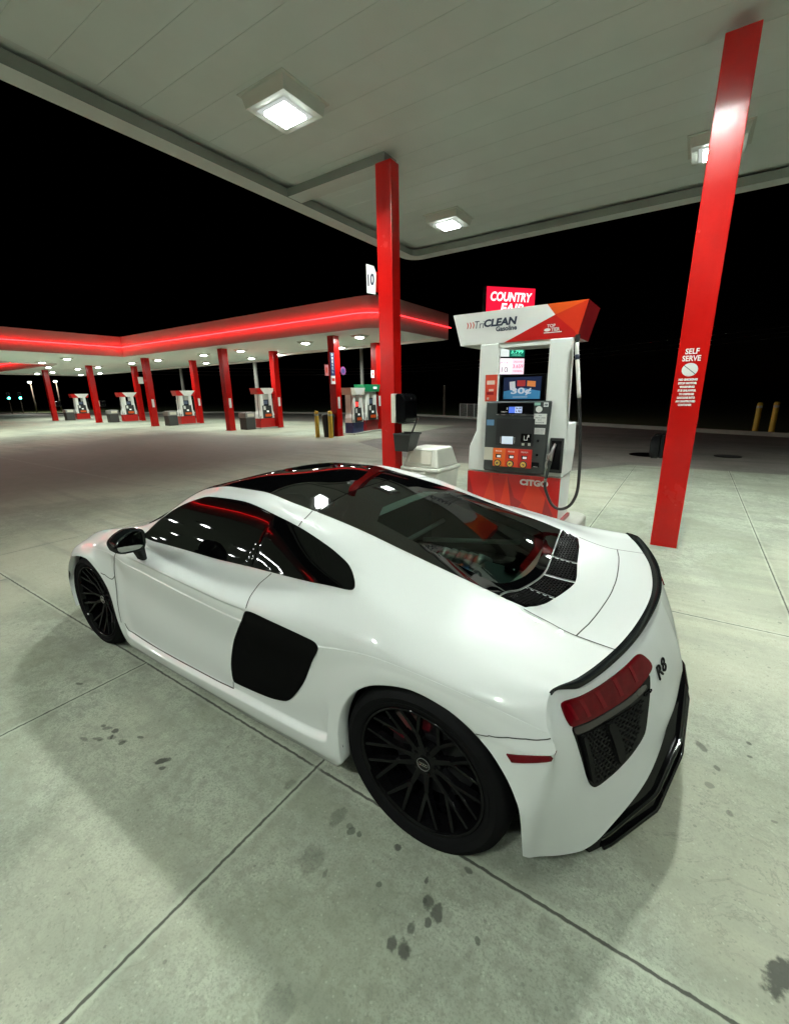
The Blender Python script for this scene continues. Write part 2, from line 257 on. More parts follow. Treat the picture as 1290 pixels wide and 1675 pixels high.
M['bin'] = mat('moulded bin plastic', (.60, .61, .54), .6, var=.12, scale=5, bump=.1, bscale=40)
M['binbase'] = mat('grey bin panel', (.05, .05, .048), .7, var=.3, scale=30)
M['binlid'] = mat('dull bin lid', (.22, .22, .21), .6, var=.2)
M['ink'] = mat('dark lettering', (.02, .03, .06), .4)
M['inkred'] = mat('red lettering', (.6, .05, .02), .4)
M['wtext'] = mat('white lettering', (.82, .82, .80), .45)
M['rubber'] = mat('rubber hose', (.010, .010, .010), .5, var=.2)
M['galv'] = mat('galvanised pole', (.55, .56, .54), .45, metal=.3, var=.1)
M['wood'] = mat('pole timber', (.10, .08, .06), .8, var=.3)
M['wire'] = mat('cable', (.25, .25, .26), .6)
M['paper'] = mat('paper sticker', (.72, .73, .70), .6, var=.05)
# ---- ground materials
def mixc(t, fac, a, b, blend='MIX'):
    n = nd(t, 'ShaderNodeMix', data_type='RGBA', blend_type=blend)
    for s, q in ((0, fac), (6, a), (7, b)):
        if hasattr(q, 'links') or hasattr(q, 'is_output'): t.links.new(q, n.inputs[s])
        else: n.inputs[s].default_value = q if s == 0 else tuple(q) + (1,)
    return n.outputs[2]
def mth(t, op, a, b=None, c=None, clamp=False):
    n = nd(t, 'ShaderNodeMath', operation=op, use_clamp=clamp)
    for i, q in enumerate((a, b, c)):
        if q is None: continue
        if hasattr(q, 'is_output'): t.links.new(q, n.inputs[i])
        else: n.inputs[i].default_value = q
    return n.outputs[0]
def ramp(t, x, a, b):
    n = nd(t, 'ShaderNodeMapRange', interpolation_type='SMOOTHSTEP'); t.links.new(x, n.inputs[0]); n.inputs[1].default_value = a; n.inputs[2].default_value = b; return n.outputs[0]
def noise(t, vec, scale, detail=5, rough=.55, dist=0):
    n = nd(t, 'ShaderNodeTexNoise'); t.links.new(vec, n.inputs['Vector']); n.inputs['Scale'].default_value = scale; n.inputs['Detail'].default_value = detail
    n.inputs['Roughness'].default_value = rough; n.inputs['Distortion'].default_value = dist; return n.outputs['Fac']
def concrete(name, base, joints=(), spots=(), rough=.75):
    m = bpy.data.materials.new(name); m.use_nodes = True; t = m.node_tree; b = t.nodes['Principled BSDF']
    tc = nd(t, 'ShaderNodeTexCoord').outputs['Object']; sx = nd(t, 'ShaderNodeSeparateXYZ'); t.links.new(tc, sx.inputs[0]); X, Y = sx.outputs[0], sx.outputs[1]
    n1 = noise(t, tc, .55, 7, .6, .4); n2 = noise(t, tc, 3.2, 8, .65, .3); n3 = noise(t, tc, 22, 5, .7); n4 = noise(t, tc, 110, 3, .7)
    c = mixc(t, ramp(t, n1, .3, .7), [q * .86 for q in base], [q * 1.10 for q in base])
    c = mixc(t, ramp(t, n2, .40, .62), c, [base[0] * .70, base[1] * .74, base[2] * .66]); cc = c
    c = mixc(t, mth(t, 'MULTIPLY', ramp(t, n2, .48, .64), .6), mixc(t, ramp(t, n1, .3, .7), [q * .92 for q in base], [q * 1.12 for q in base]), [q * .66 for q in base])
    c = mixc(t, mth(t, 'MULTIPLY', ramp(t, noise(t, tc, 9, 6, .7, .5), .48, .60), .40), c, [q * .58 for q in base])
    c = mixc(t, mth(t, 'MULTIPLY', ramp(t, n3, .48, .63), .58), c, [q * .50 for q in base])
    c = mixc(t, mth(t, 'MULTIPLY', ramp(t, n3, .30, .42), -.25) if False else mth(t, 'MULTIPLY', mth(t, 'SUBTRACT', 1.0, ramp(t, n3, .26, .44)), .35), c, [min(1, q * 1.35) for q in base])
    c = mixc(t, mth(t, 'MULTIPLY', ramp(t, n4, .48, .62), .60), c, [q * .42 for q in base])
    # broad worn areas, warm and olive tints, traffic streaks, slab to slab tone
    n6 = noise(t, tc, .9, 4, .55, .6); n7 = noise(t, tc, .33, 3, .5)
    c = mixc(t, mth(t, 'MULTIPLY', ramp(t, n6, .44, .58), .50), c, [base[0] * .56, base[1] * .57, base[2] * .50])
    c = mixc(t, mth(t, 'MULTIPLY', ramp(t, n7, .42, .56), .65), c, [base[0] * 1.12, base[1] * 1.02, base[2] * .98])
    m7 = nd(t, 'ShaderNodeMapping'); m7.inputs['Scale'].default_value = (.22, 2.6, 1); t.links.new(tc, m7.inputs[0])
    c = mixc(t, mth(t, 'MULTIPLY', ramp(t, noise(t, m7.outputs[0], 1.0, 6, .62, .5), .46, .62), .45), c, [q * .55 for q in base])
    if joints:
        cell = mth(t, 'ADD', mth(t, 'ADD', mth(t, 'MULTIPLY', mth(t, 'GREATER_THAN', X, .57), 1.3), mth(t, 'MULTIPLY', mth(t, 'GREATER_THAN', X, 2.07), 2.1)), mth(t, 'ADD', mth(t, 'MULTIPLY', mth(t, 'GREATER_THAN', Y, .89), 4.7), mth(t, 'MULTIPLY', mth(t, 'GREATER_THAN', Y, -1.66), 7.9)))
        wn_ = nd(t, 'ShaderNodeTexWhiteNoise', noise_dimensions='1D'); t.links.new(cell, wn_.inputs['W']); c = mixc(t, mth(t, 'MULTIPLY', wn_.outputs['Value'], .22), c, [q * .62 for q in base])
    if joints:                          # low light and red neon glow between the canopies, painted into the ground colour
        dim_band = mth(t, 'MULTIPLY', mth(t, 'MULTIPLY', ramp(t, mth(t, 'ADD', X, mth(t, 'MULTIPLY', n1, 2.0)), 7.2, 11.5), mth(t, 'SUBTRACT', 1.0, ramp(t, mth(t, 'ADD', X, mth(t, 'MULTIPLY', mth(t, 'ADD', Y, 2.5), .55)), 15.5, 18.5))), ramp(t, mth(t, 'ADD', Y, mth(t, 'MULTIPLY', n1, 1.5)), -10.2, -8.4))
        c = mixc(t, mth(t, 'MULTIPLY', dim_band, .92), c, [base[0] * .46, base[1] * .40, base[2] * .42])
    # streaky drips and scuffs
    mp = nd(t, 'ShaderNodeMapping'); mp.inputs['Scale'].default_value = (1, 3.2, 1); mp.inputs['Rotation'].default_value = (0, 0, .5); t.links.new(tc, mp.inputs[0])
    n5 = noise(t, mp.outputs[0], 5.5, 6, .7, 1.2); c = mixc(t, mth(t, 'MULTIPLY', ramp(t, n5, .60, .72), .38), c, [q * .42 for q in base])
    # oil drops: gated voronoi
    vo = nd(t, 'ShaderNodeTexVoronoi'); vo.inputs['Scale'].default_value = 6.5; t.links.new(tc, vo.inputs['Vector'])
    wob = mth(t, 'MULTIPLY', noise(t, tc, 18, 5, .7), .26); dd = mth(t, 'ADD', vo.outputs['Distance'], wob)
    gate = nd(t, 'ShaderNodeSeparateColor'); t.links.new(vo.outputs['Color'], gate.inputs[0])
    size = ramp(t, gate.outputs[0], .80, 1.0); drop = mth(t, 'MULTIPLY', mth(t, 'LESS_THAN', dd, mth(t, 'ADD', .17, mth(t, 'MULTIPLY', size, .07))), mth(t, 'GREATER_THAN', gate.outputs[0], .84))
    c = mixc(t, mth(t, 'MULTIPLY', drop, .55), c, [q * .30 for q in base])
    vo2 = nd(t, 'ShaderNodeTexVoronoi'); vo2.inputs['Scale'].default_value = 24; t.links.new(tc, vo2.inputs['Vector'])
    g2 = nd(t, 'ShaderNodeSeparateColor'); t.links.new(vo2.outputs['Color'], g2.inputs[0])
    d2 = mth(t, 'MULTIPLY', mth(t, 'LESS_THAN', mth(t, 'ADD', vo2.outputs['Distance'], wob), .27), mth(t, 'GREATER_THAN', g2.outputs[1], .86))
    wl_ = noise(t, tc, 3.1, 9, .68, .8); crk = mth(t, 'MULTIPLY', mth(t, 'SUBTRACT', 1.0, ramp(t, mth(t, 'ABSOLUTE', mth(t, 'SUBTRACT', wl_, .5)), .0, .012)), ramp(t, n1, .46, .6))
    c = mixc(t, mth(t, 'MULTIPLY', crk, .45), c, [q * .4 for q in base])
    vo3 = nd(t, 'ShaderNodeTexVoronoi'); vo3.inputs['Scale'].default_value = 62; t.links.new(tc, vo3.inputs['Vector']); g3 = nd(t, 'ShaderNodeSeparateColor'); t.links.new(vo3.outputs['Color'], g3.inputs[0])
    d3 = mth(t, 'MULTIPLY', mth(t, 'LESS_THAN', mth(t, 'ADD', vo3.outputs['Distance'], wob), .34), mth(t, 'GREATER_THAN', g3.outputs[2], .86)); c = mixc(t, mth(t, 'MULTIPLY', d3, .45), c, [q * .45 for q in base])
    d4 = mth(t, 'MULTIPLY', mth(t, 'LESS_THAN', mth(t, 'ADD', vo3.outputs['Distance'], wob), .34), mth(t, 'LESS_THAN', g3.outputs[2], .07)); c = mixc(t, mth(t, 'MULTIPLY', d4, .22), c, [min(1, q * 1.5) for q in base])
    c = mixc(t, mth(t, 'MULTIPLY', d2, .5), c, [q * .32 for q in base])
    wx = mth(t, 'ADD', X, mth(t, 'MULTIPLY', mth(t, 'SUBTRACT', noise(t, tc, 30, 3), .5), .012)); wy = mth(t, 'ADD', Y, mth(t, 'MULTIPLY', mth(t, 'SUBTRACT', noise(t, tc, 31, 3), .5), .012))
    for (ex, ey, rx, ry, rot, k) in spots:
        ca, sa = math.cos(rot), math.sin(rot); ux = mth(t, 'SUBTRACT', wx, ex); uy = mth(t, 'SUBTRACT', wy, ey)
        a = mth(t, 'DIVIDE', mth(t, 'ADD', mth(t, 'MULTIPLY', ux, ca), mth(t, 'MULTIPLY', uy, sa)), rx); bq = mth(t, 'DIVIDE', mth(t, 'SUBTRACT', mth(t, 'MULTIPLY', uy, ca), mth(t, 'MULTIPLY', ux, sa)), ry)
        d = mth(t, 'ADD', mth(t, 'MULTIPLY', a, a), mth(t, 'MULTIPLY', bq, bq)); msk = mth(t, 'SUBTRACT', 1.0, ramp(t, mth(t, 'ADD', d, mth(t, 'MULTIPLY', mth(t, 'SUBTRACT', noise(t, tc, 28, 4, .6), .5), 2.4)), .45, 1.1))
        c = mixc(t, mth(t, 'MULTIPLY', msk, k), c, [q * .13 for q in base])
    height = mth(t, 'ADD', mth(t, 'MULTIPLY', n3, .35), mth(t, 'MULTIPLY', n4, .3))
    for (ax, pos, lo, hi) in joints:
        A_, B_ = (wx, wy) if ax == 'x' else (wy, wx)
        d = mth(t, 'ABSOLUTE', mth(t, 'SUBTRACT', A_, pos)); seg = mth(t, 'MULTIPLY', mth(t, 'GREATER_THAN', B_, lo), mth(t, 'LESS_THAN', B_, hi))
        edge = mth(t, 'MULTIPLY', seg, mth(t, 'SUBTRACT', 1.0, ramp(t, d, .012, .03))); c = mixc(t, mth(t, 'MULTIPLY', edge, .45), c, [min(1, q * 1.22) for q in base])
        grime = mth(t, 'MULTIPLY', seg, mth(t, 'MULTIPLY', mth(t, 'SUBTRACT', 1.0, ramp(t, d, .0, .11)), ramp(t, n2, .40, .7))); c = mixc(t, mth(t, 'MULTIPLY', grime, .5), c, [q * .5 for q in base])
        j = mth(t, 'MULTIPLY', seg, mth(t, 'SUBTRACT', 1.0, ramp(t, d, .0035, .0075))); c = mixc(t, mth(t, 'MULTIPLY', j, .85), c, (.018, .019, .014))
        height = mth(t, 'SUBTRACT', height, mth(t, 'MULTIPLY', j, 1.2))
    t.links.new(c, b.inputs['Base Color']); r = nd(t, 'ShaderNodeMapRange'); t.links.new(n2, r.inputs[0]); r.inputs[3].default_value = rough - .18; r.inputs[4].default_value = rough + .15; t.links.new(r.outputs[0], b.inputs['Roughness'])
    bp = nd(t, 'ShaderNodeBump'); bp.inputs['Strength'].default_value = .35; bp.inputs['Distance'].default_value = .006; t.links.new(height, bp.inputs['Height']); t.links.new(bp.outputs[0], b.inputs['Normal'])
    return m
JO = [('y', .89, -40, 40), ('x', .57, -1.66, 40), ('x', 2.07, .89, 40), ('x', 4.6, .89, 40), ('x', -1.47, -40, -1.66), ('y', -1.66, -40, -.3), ('x', .21, -40, -3.4), ('y', -5.0, -40, .21), ('x', -2.6, .89, 40), ('y', 3.2, -40, 40), ('x', 5.5, -40, .89), ('y', -2.2, 2.4, 40)]
rs_ = random.Random(3)
CL = [(rs_.gauss(cx_, sx_), rs_.gauss(cy_, sy_), rs_.uniform(.007, .018), rs_.uniform(.008, .02), rs_.uniform(0, 3), rs_.uniform(.45, .85)) for cx_, cy_, sx_, sy_, n_ in ((-.15, 1.12, .10, .09, 7), (.28, 1.08, .12, .08, 6), (1.62, 1.34, .10, .06, 5), (-1.0, -.1, .12, .3, 5)) for _ in range(n_)]
SP = CL + [(-1.08, .70, .035, .085, -.5, .92), (-.17, 1.10, .022, .03, .3, .8), (-.13, 1.09, .02, .028, .2, .8), (-.13, 1.24, .022, .03, .5, .85), (-.09, 1.25, .018, .024, .2, .8), (-.12, 1.18, .014, .022, .2, .7),
      (1.21, 1.26, .04, .018, .9, .95), (1.17, 1.28, .02, .012, .5, .8), (1.62, 1.36, .035, .012, .4, .6), (1.66, 1.30, .03, .012, .6, .6), (1.57, 1.32, .03, .014, .4, .55), (1.50, 1.30, .03, .010, .5, .5), (1.45, 1.24, .02, .01, .3, .7), (1.68, 1.40, .04, .012, .2, .5),
      (2.2, 1.22, .03, .012, .3, .7), (.30, 1.20, .05, .06, .2, .35), (.60, 1.02, .03, .03, 0, .4), (.33, 1.02, .03, .05, 0, .4), (-.9, -.2, .02, .04, .6, .6), (.1, 1.55, .05, .06, 0, .3)]
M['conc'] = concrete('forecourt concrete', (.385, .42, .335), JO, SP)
M['conc2'] = concrete('far forecourt concrete', (.40, .40, .36), [('x', 14.5, -40, 0), ('y', -10.6, 0, 80), ('x', 22, -40, 0), ('x', 30, -40, 0)], ())
M['asph'] = concrete('worn asphalt', (.25, .24, .22), [('x', 8.9, -60, 60)], ())
M['kerb'] = mat('kerb concrete', (.36, .36, .32), .8, var=.2, scale=6, bump=.3, bscale=50)
M['grass'] = mat('mown grass', (.05, .075, .018), .9, var=.5, scale=12, bump=.8, bscale=30)
# ------------------------------------------------------------ ground
structure(MB().add([(-150, -150, -.012), (260, -150, -.012), (260, 150, -.012), (-150, 150, -.012)], [(0, 1, 2, 3)]).build('ground', M['asph']))
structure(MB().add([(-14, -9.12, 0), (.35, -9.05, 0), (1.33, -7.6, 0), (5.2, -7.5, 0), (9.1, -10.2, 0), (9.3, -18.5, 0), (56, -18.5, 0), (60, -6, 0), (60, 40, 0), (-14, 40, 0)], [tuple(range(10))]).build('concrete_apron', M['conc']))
kp = [(-60, 8), (-12, -13.6), (-3.5, -17.6), (13.7, -25.4), (19.3, -27.2), (37, -27), (61, -19), (74, -17), (120, -10), (200, 30)]
def strip(path, w):                 # left and right of a path
    P = [Vector(q) for q in path]; out = []
    for i, q in enumerate(P):
        d = (P[min(i + 1, len(P) - 1)] - P[max(i - 1, 0)]).normalized(); out.append(q + Vector((d.y, -d.x)) * w)
    return [tuple(q) for q in out]
k2 = strip(kp, .22); k3 = strip(kp, 90)
m = MB(); n = len(kp)
for i in range(n - 1):
    m.hexa([(*kp[i], -.02), (*k2[i], -.02), (*k2[i + 1], -.02), (*kp[i + 1], -.02)], [(*kp[i], .13), (*k2[i], .13), (*k2[i + 1], .13), (*kp[i + 1], .13)])
structure(m.build('kerb', M['kerb']))
m = MB()
for i in range(n - 1): m.add([(*k2[i], .10), (*k3[i], .4), (*k3[i + 1], .4), (*k2[i + 1], .10)], [(0, 1, 2, 3)])
structure(m.build('grass_verge', M['grass'], fix=False))
def disc(cx, cy, rx, ry, z, n=28): return [(cx + rx * math.cos(2 * math.pi * k / n), cy + ry * math.sin(2 * math.pi * k / n), z) for k in range(n)]
o = MB().lathe([(0, .012), (.27, .012), (.285, .008), (.285, 0)], 32, c=(-1.57, -11.6, -.012)).build('manhole_cover', mat('cast iron', (.03, .03, .03), .6, metal=.6)); tag(o, 'dark round iron cover set in the asphalt beyond the tall red column', 'manhole cover')
o = MB().lathe([(0, .012), (.40, .012), (.42, .008), (.42, 0)], 32, c=(.15, -11.05, -.012)).build('manhole_cover', M['gloss'].copy()); tag(o, 'wide black cover in the asphalt just right of the fuel pump hose', 'manhole cover')  # flat black disc, slightly raised from the asphalt
# ------------------------------------------------------------ near canopy
CZ = 4.60                           # soffit; the lip and the beam hang to 4.48
EX, EY = 5.0, -7.2
def rounded(x0, x1, y0, y1, r, n=8):      # counter-clockwise, all corners rounded
    P = []
    for cx, cy, a in ((x1 - r, y1 - r, 0), (x0 + r, y1 - r, 90), (x0 + r, y0 + r, 180), (x1 - r, y0 + r, 270)):
        P += [(cx + r * math.cos(math.radians(a + 90 * k / n)), cy + r * math.sin(math.radians(a + 90 * k / n))) for k in range(n + 1)]
    return P
canopy = thing('canopy', 'large flat pale canopy roof overhead with rounded corner', 'canopy', (0, 0, 4.4))
def wpart(mb, name, m, parent, **k):      # world-space mesh under a moved parent
    o = mb.build(name, m, parent, **k); o.matrix_parent_inverse = Matrix.Translation(-Vector(parent.location)) if not any(parent.rotation_euler) else parent.matrix_basis.inverted(); return o
CX0, CY1 = -9.0, 9.0
OUT = rounded(CX0, EX, EY, CY1, .35)
INN = rounded(CX0 + .26, EX - .26, EY + .26, CY1 - .26, .18)
m = MB()                            # soffit of long pans, 5 mm shadow gaps between
xs = np.arange(EY + .42, CY1 - .42, .405)
for i, yy in enumerate(xs):
    y1 = min(yy + .4008, CY1 - .42); m.box(CX0 + .42, EX - .42, yy, y1, CZ, CZ + .03)
wpart(m, 'soffit', M['ceil'], canopy)
m = MB(); m.box(CX0 + .1, EX - .1, EY + .1, CY1 - .1, CZ + .045, CZ + .06); wpart(m, 'roof_deck', M['ceil2'], canopy)
def ring(outer, inner, z0, z1, dk=0):
    n = len(outer); m = MB()
    v = [(*q, z0) for q in outer] + [(*q, z0) for q in inner] + [(*q, z1) for q in outer] + [(*q, z1) for q in inner]
    f = []
    for i in range(n):
        j = (i + 1) % n; f += [(i, j, n + j, n + i), (i, 2 * n + i, 2 * n + j, j), (n + i, n + j, 3 * n + j, 3 * n + i), (2 * n + i, 3 * n + i, 3 * n + j, 2 * n + j)]
    m.add(v, f)
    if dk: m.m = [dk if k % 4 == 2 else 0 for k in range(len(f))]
    return m
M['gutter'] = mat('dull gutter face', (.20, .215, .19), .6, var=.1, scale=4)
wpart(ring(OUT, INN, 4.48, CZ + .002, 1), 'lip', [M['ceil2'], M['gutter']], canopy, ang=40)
wpart(ring(rounded(CX0 - .03, EX + .03, EY - .03, CY1 + .03, .38), OUT, 4.50, 5.45), 'fascia', M['white2'], canopy, ang=40)
for by in (-3.45, 1.9, 5.4)[:1]:
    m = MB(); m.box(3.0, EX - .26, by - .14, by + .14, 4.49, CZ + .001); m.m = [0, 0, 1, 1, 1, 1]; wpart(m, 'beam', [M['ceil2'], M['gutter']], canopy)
# ---- canopy lights
def frustum(mb, x0, w0, z0, w1, z1, mi=0):
    return mb.hexa([(-w1, -w1, z1), (w1, -w1, z1), (w1, w1, z1), (-w1, w1, z1)], [(-w0, -w0, z0), (w0, -w0, z0), (w0, w0, z0), (-w0, w0, z0)], mi)
def canopy_light(label, loc, s, lens, group, recess=False):
    t = thing('canopy_light', label, 'ceiling light', loc, 0, group)
    if recess:                          # lens set back inside the drop box, so it shines downward
        def q4(w, z): return [(-w, -w, z), (w, -w, z), (w, w, z), (-w, w, z)]
        lv = [q4(.33, 0), q4(.33, -.012), q4(.30, -.0121), q4(.275, -.12), q4(.125, -.125), q4(.115, -.062)]; v = [p_ for l_ in lv for p_ in l_]
        MB().add(v, [(4 * i + j, 4 * i + (j + 1) % 4, 4 * i + 4 + (j + 1) % 4, 4 * i + 4 + j) for i in range(5) for j in range(4)]).build('housing', M['fix'], t, fix=False)
        MB().box(-.1149, .1149, -.1149, .1149, -.066, -.060).build('lens', lens, t); frustum(MB(), 0, .175, -.1262, .165, -.165).build('x', lens, t) if False else None
        def rg_(w0, w1, z0, z1): m_ = MB(); a_, b_, c_, d_ = q4(w0, z0), q4(w0, z1), q4(w1, z1), q4(w1, z0); m_.add(a_ + b_ + c_ + d_, [(4 * i + j, 4 * i + (j + 1) % 4, (4 * i + 4) % 16 + (j + 1) % 4, (4 * i + 4) % 16 + j) for i in range(4) for j in range(4)]); return m_
        rg_(.148, .134, -.1262, -.156).build('lens_edge', M['rimlens'], t)  # added glowing ring that throws light up onto the soffit
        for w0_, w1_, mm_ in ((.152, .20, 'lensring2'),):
            a_, b_, c_, d_ = q4(w0_, -.1265), q4(w1_, -.1265), q4(w1_, -.1275), q4(w0_, -.1275); MB().add(a_ + b_ + c_ + d_, [(4 * i + j, 4 * i + (j + 1) % 4, (4 * i + 4) % 16 + (j + 1) % 4, (4 * i + 4) % 16 + j) for i in range(4) for j in range(4)]).build('lens_surround', M[mm_], t)  # soft glow around the lens, painted as a faint emissive ring
        return t
    m = MB(); m.box(-.33 * s, .33 * s, -.33 * s, .33 * s, -.012, .0); frustum(m, 0, .30 * s, -.0121, .27 * s, -.085 * s); m.build('housing', M['fix'], t)
    m = MB(); frustum(m, 0, .15 * s, -.0855 * s, .14 * s, -.115 * s); m.build('lens', lens, t); q_ = .13 * s; MB().add([(-q_, -q_, -.1165 * s), (-q_, q_, -.1165 * s), (q_, q_, -.1165 * s), (q_, -q_, -.1165 * s)], [(0, 1, 2, 3)]).build('lens_face', M['fface'], t, fix=False)
    return t
NL = [(3.27, -1.9, 'lit square canopy light nearest the roof corner side beam, upper centre of the photo'), (3.3, -5.7, 'lit square canopy light between the centre red column and roof corner'), (-.5, -5.5, 'lit square canopy light hidden behind the tall right red column')]
l0 = None
for lx, ly, lab in NL + [(-.5, -1.9, 'square canopy light above the white car roof out of shot'), (-4.3, -1.9, 'square canopy light high behind the car tail out of shot'), (-4.3, -5.6, 'square canopy light beyond the tall right column out of shot'),
                         (3.27, 4.4, 'square canopy light overhead left of the photographer'), (-.5, 4.4, 'square canopy light above and just behind the photographer'), (-4.3, 4.4, 'square canopy light overhead right of the photographer')]:
    if l0 is None: l0 = c = canopy_light(lab, (lx, ly, CZ), 1.0, M['lens'], 'near canopy lights', True)
    else: c = copy_tree(l0)
    c.location = (lx, ly, CZ); c['label'] = lab
# ---- near columns
t = thing('canopy_column', 'tall glossy red column at the right with white SELF SERVE lettering', 'column', (-.59, -3.39, 0))
wpart(MB().box(-.715, -.468, -3.51, -3.27, 0, 4.485, bev=.008), 'post', M['red'], t)
def wtext(name, body, size, m, parent, x, y, z, **k):
    o = text(name, body, size, m, parent, face_mw((x, y, z), (-1, 0, 0), (0, 0, 1)), **k); o.matrix_parent_inverse = parent.matrix_basis.inverted(); return o
ty = -3.2685
wtext('lettering', 'SELF', .1, M['wtext'], t, -.583, ty, 2.00, bold=.0025, fit=(.112, .052))
wtext('lettering', 'SERVE', .1, M['wtext'], t, -.585, ty, 1.935, bold=.0025, fit=(.15, .052))
m = MB(); m.add([(q[0], ty + .0008, q[1]) for q in [(-.585 + .066 * math.cos(a), 1.83 + .062 * math.sin(a)) for a in np.linspace(0, 2 * math.pi, 37)[:-1]]], [tuple(range(36))]); wpart(m, 'round_emblem', M['paper'], t)
m = MB(); m.hexa([(-.537, ty + .001, 1.872), (-.533, ty + .001, 1.868), (-.533, ty + .0022, 1.868), (-.537, ty + .0022, 1.872)], [(-.636, ty + .001, 1.790), (-.632, ty + .001, 1.786), (-.632, ty + .0022, 1.786), (-.636, ty + .0022, 1.790)]); wpart(m, 'emblem_bar', M['ink'], t)
for i, (s, w) in enumerate((('NO SMOKING', .155), ('STOP MOTOR', .155), ('WARNING', .125), ('IT IS UNLAWFUL', .15), ('TO DISPENSE', .125), ('GASOLINE INTO', .15), ('AN UNAPPROVED', .165), ('CONTAINER', .115))):
    wtext('lettering', s, .03, M['wtext'], t, -.583 - (i > 2) * .004, ty, 1.738 - .0345 * i, bold=.002, fit=(w, .021))
t2 = thing('canopy_column', 'tall red column in the centre beyond the car roof, carrying the 10 sign', 'column', (3.0, -3.38, 0))
wpart(MB().box(2.885, 3.122, -3.47, -3.28, 0, 4.485, bev=.008), 'post', M['red'], t2)
wpart(MB().box(2.86, 3.15, -3.5, -3.25, 0, .165), 'base_plate', M['red'], t2)
# 10 flag sign on the centre column
t = thing('number_sign', 'white hexagonal plate with black 10 fixed to the centre red column', 'sign', (3.2, -3.3, 3.1))
m = MB(); m.prism([(3.15, 2.965), (3.29, 3.0), (3.29, 3.36), (3.17, 3.315), (3.13, 3.22)][::-1], 'y', -3.262, -3.25); wpart(m, 'plate', M['wtext'], t)
wpart(MB().box(3.1225, 3.16, -3.32, -3.263, 3.0, 3.24), 'bracket', M['red'], t)
wtext('lettering', '10', .16, M['ink'], t, 3.215, -3.2485, 3.155, bold=.006, fit=(.11, .15))
# paper towel dispensers
def towel(name, label, x, y, z, side, s=1.0):
    t = thing(name, label, 'dispenser', (x, y, z))
    sg = side
    m = MB(); m.box(0, sg * .07, -.17, .17, 0, .40, bev=.012); m.build('back_plate', M['cream'], t)
    prof = [(.072, .0), (.20, .0), (.235, .05), (.235, .30), (.21, .375), (.15, .40), (.072, .40)]
    m = MB(); m.prism([(sg * a, b) for a, b in prof], 'y', -.165, .165); o = m.build('cover', M['gloss'], t); b = o.modifiers.new('b', 'BEVEL'); b.width = .02; b.segments = 3
    m = MB(); m.box(sg * .09, sg * .2, -.13, .13, -.012, -.0005); m.build('slot', M['black'], t)
    m = MB(); m.lathe([(.012, 0), (.012, .004), (0, .004)], 10, c=(sg * .2355, 0, .33), axis='x'); m.build('lock', M['stain'], t)
    return t
towel('towel_dispenser', 'black paper towel dispenser on the side of the centre red column', 2.884, -3.36, 1.25, -1)
towel('towel_dispenser', 'black paper towel dispenser peeking past the left edge of the tall right red column', -.466, -3.42, .95, 1).scale = (.55, .7, .6)
for c in bpy.data.objects:
    if c.name.startswith('back_plate') and c.parent and c.parent.scale[0] < .6: c.data.materials[0] = M['gloss']
t = thing('squeegee_bucket', 'black squeegee bucket hung on the centre red column below the towel dispenser', 'bucket', (2.76, -3.37, .84))
m = MB(); b = [(-.10, -.11), (.115, -.11), (.115, .11), (-.10, .11)]; tp = [(-.17, -.14), (.12, -.14), (.12, .14), (-.17, .14)]
bi = [(-.15, -.12), (.10, -.12), (.10, .12), (-.15, .12)]
v = [(*q, 0) for q in b] + [(*q, .25) for q in tp] + [(*q, .25) for q in bi] + [(*q, .06) for q in [(-.08, -.09), (.09, -.09), (.09, .09), (-.08, .09)]]
f = [(3, 2, 1, 0)] + [(i, (i + 1) % 4, 4 + (i + 1) % 4, 4 + i) for i in range(4)] + [(4 + i, 4 + (i + 1) % 4, 8 + (i + 1) % 4, 8 + i) for i in range(4)] + [(8 + i, 8 + (i + 1) % 4, 12 + (i + 1) % 4, 12 + i) for i in range(4)] + [(12, 13, 14, 15)]
m.add(v, f).build('tub', M['black'], t)
m = MB(); m.box(-.18, .119, -.15, -.141, .235, .262); m.box(-.18, .119, .141, .15, .235, .262); m.box(-.18, -.171, -.1409, .1409, .235, .262); m.build('rim', M['dark'], t)
t = thing('squeegee', 'black squeegee standing in the bucket with its handle sticking out', 'squeegee', (2.72, -3.37, .92))
m = MB(); m.tube([(.02, 0, 0), (-.17, .03, .36)], .012, 10); m.build('handle', M['black'], t); m = MB(); m.tube([(-.155, .027, .33), (-.19, .033, .40)], .017, 10); m.build('grip', M['rubber'], t)
m = MB(); m.box(-.01, .05, -.09, .09, -.02, .02, bev=.005); m.build('blade', M['dark'], t)
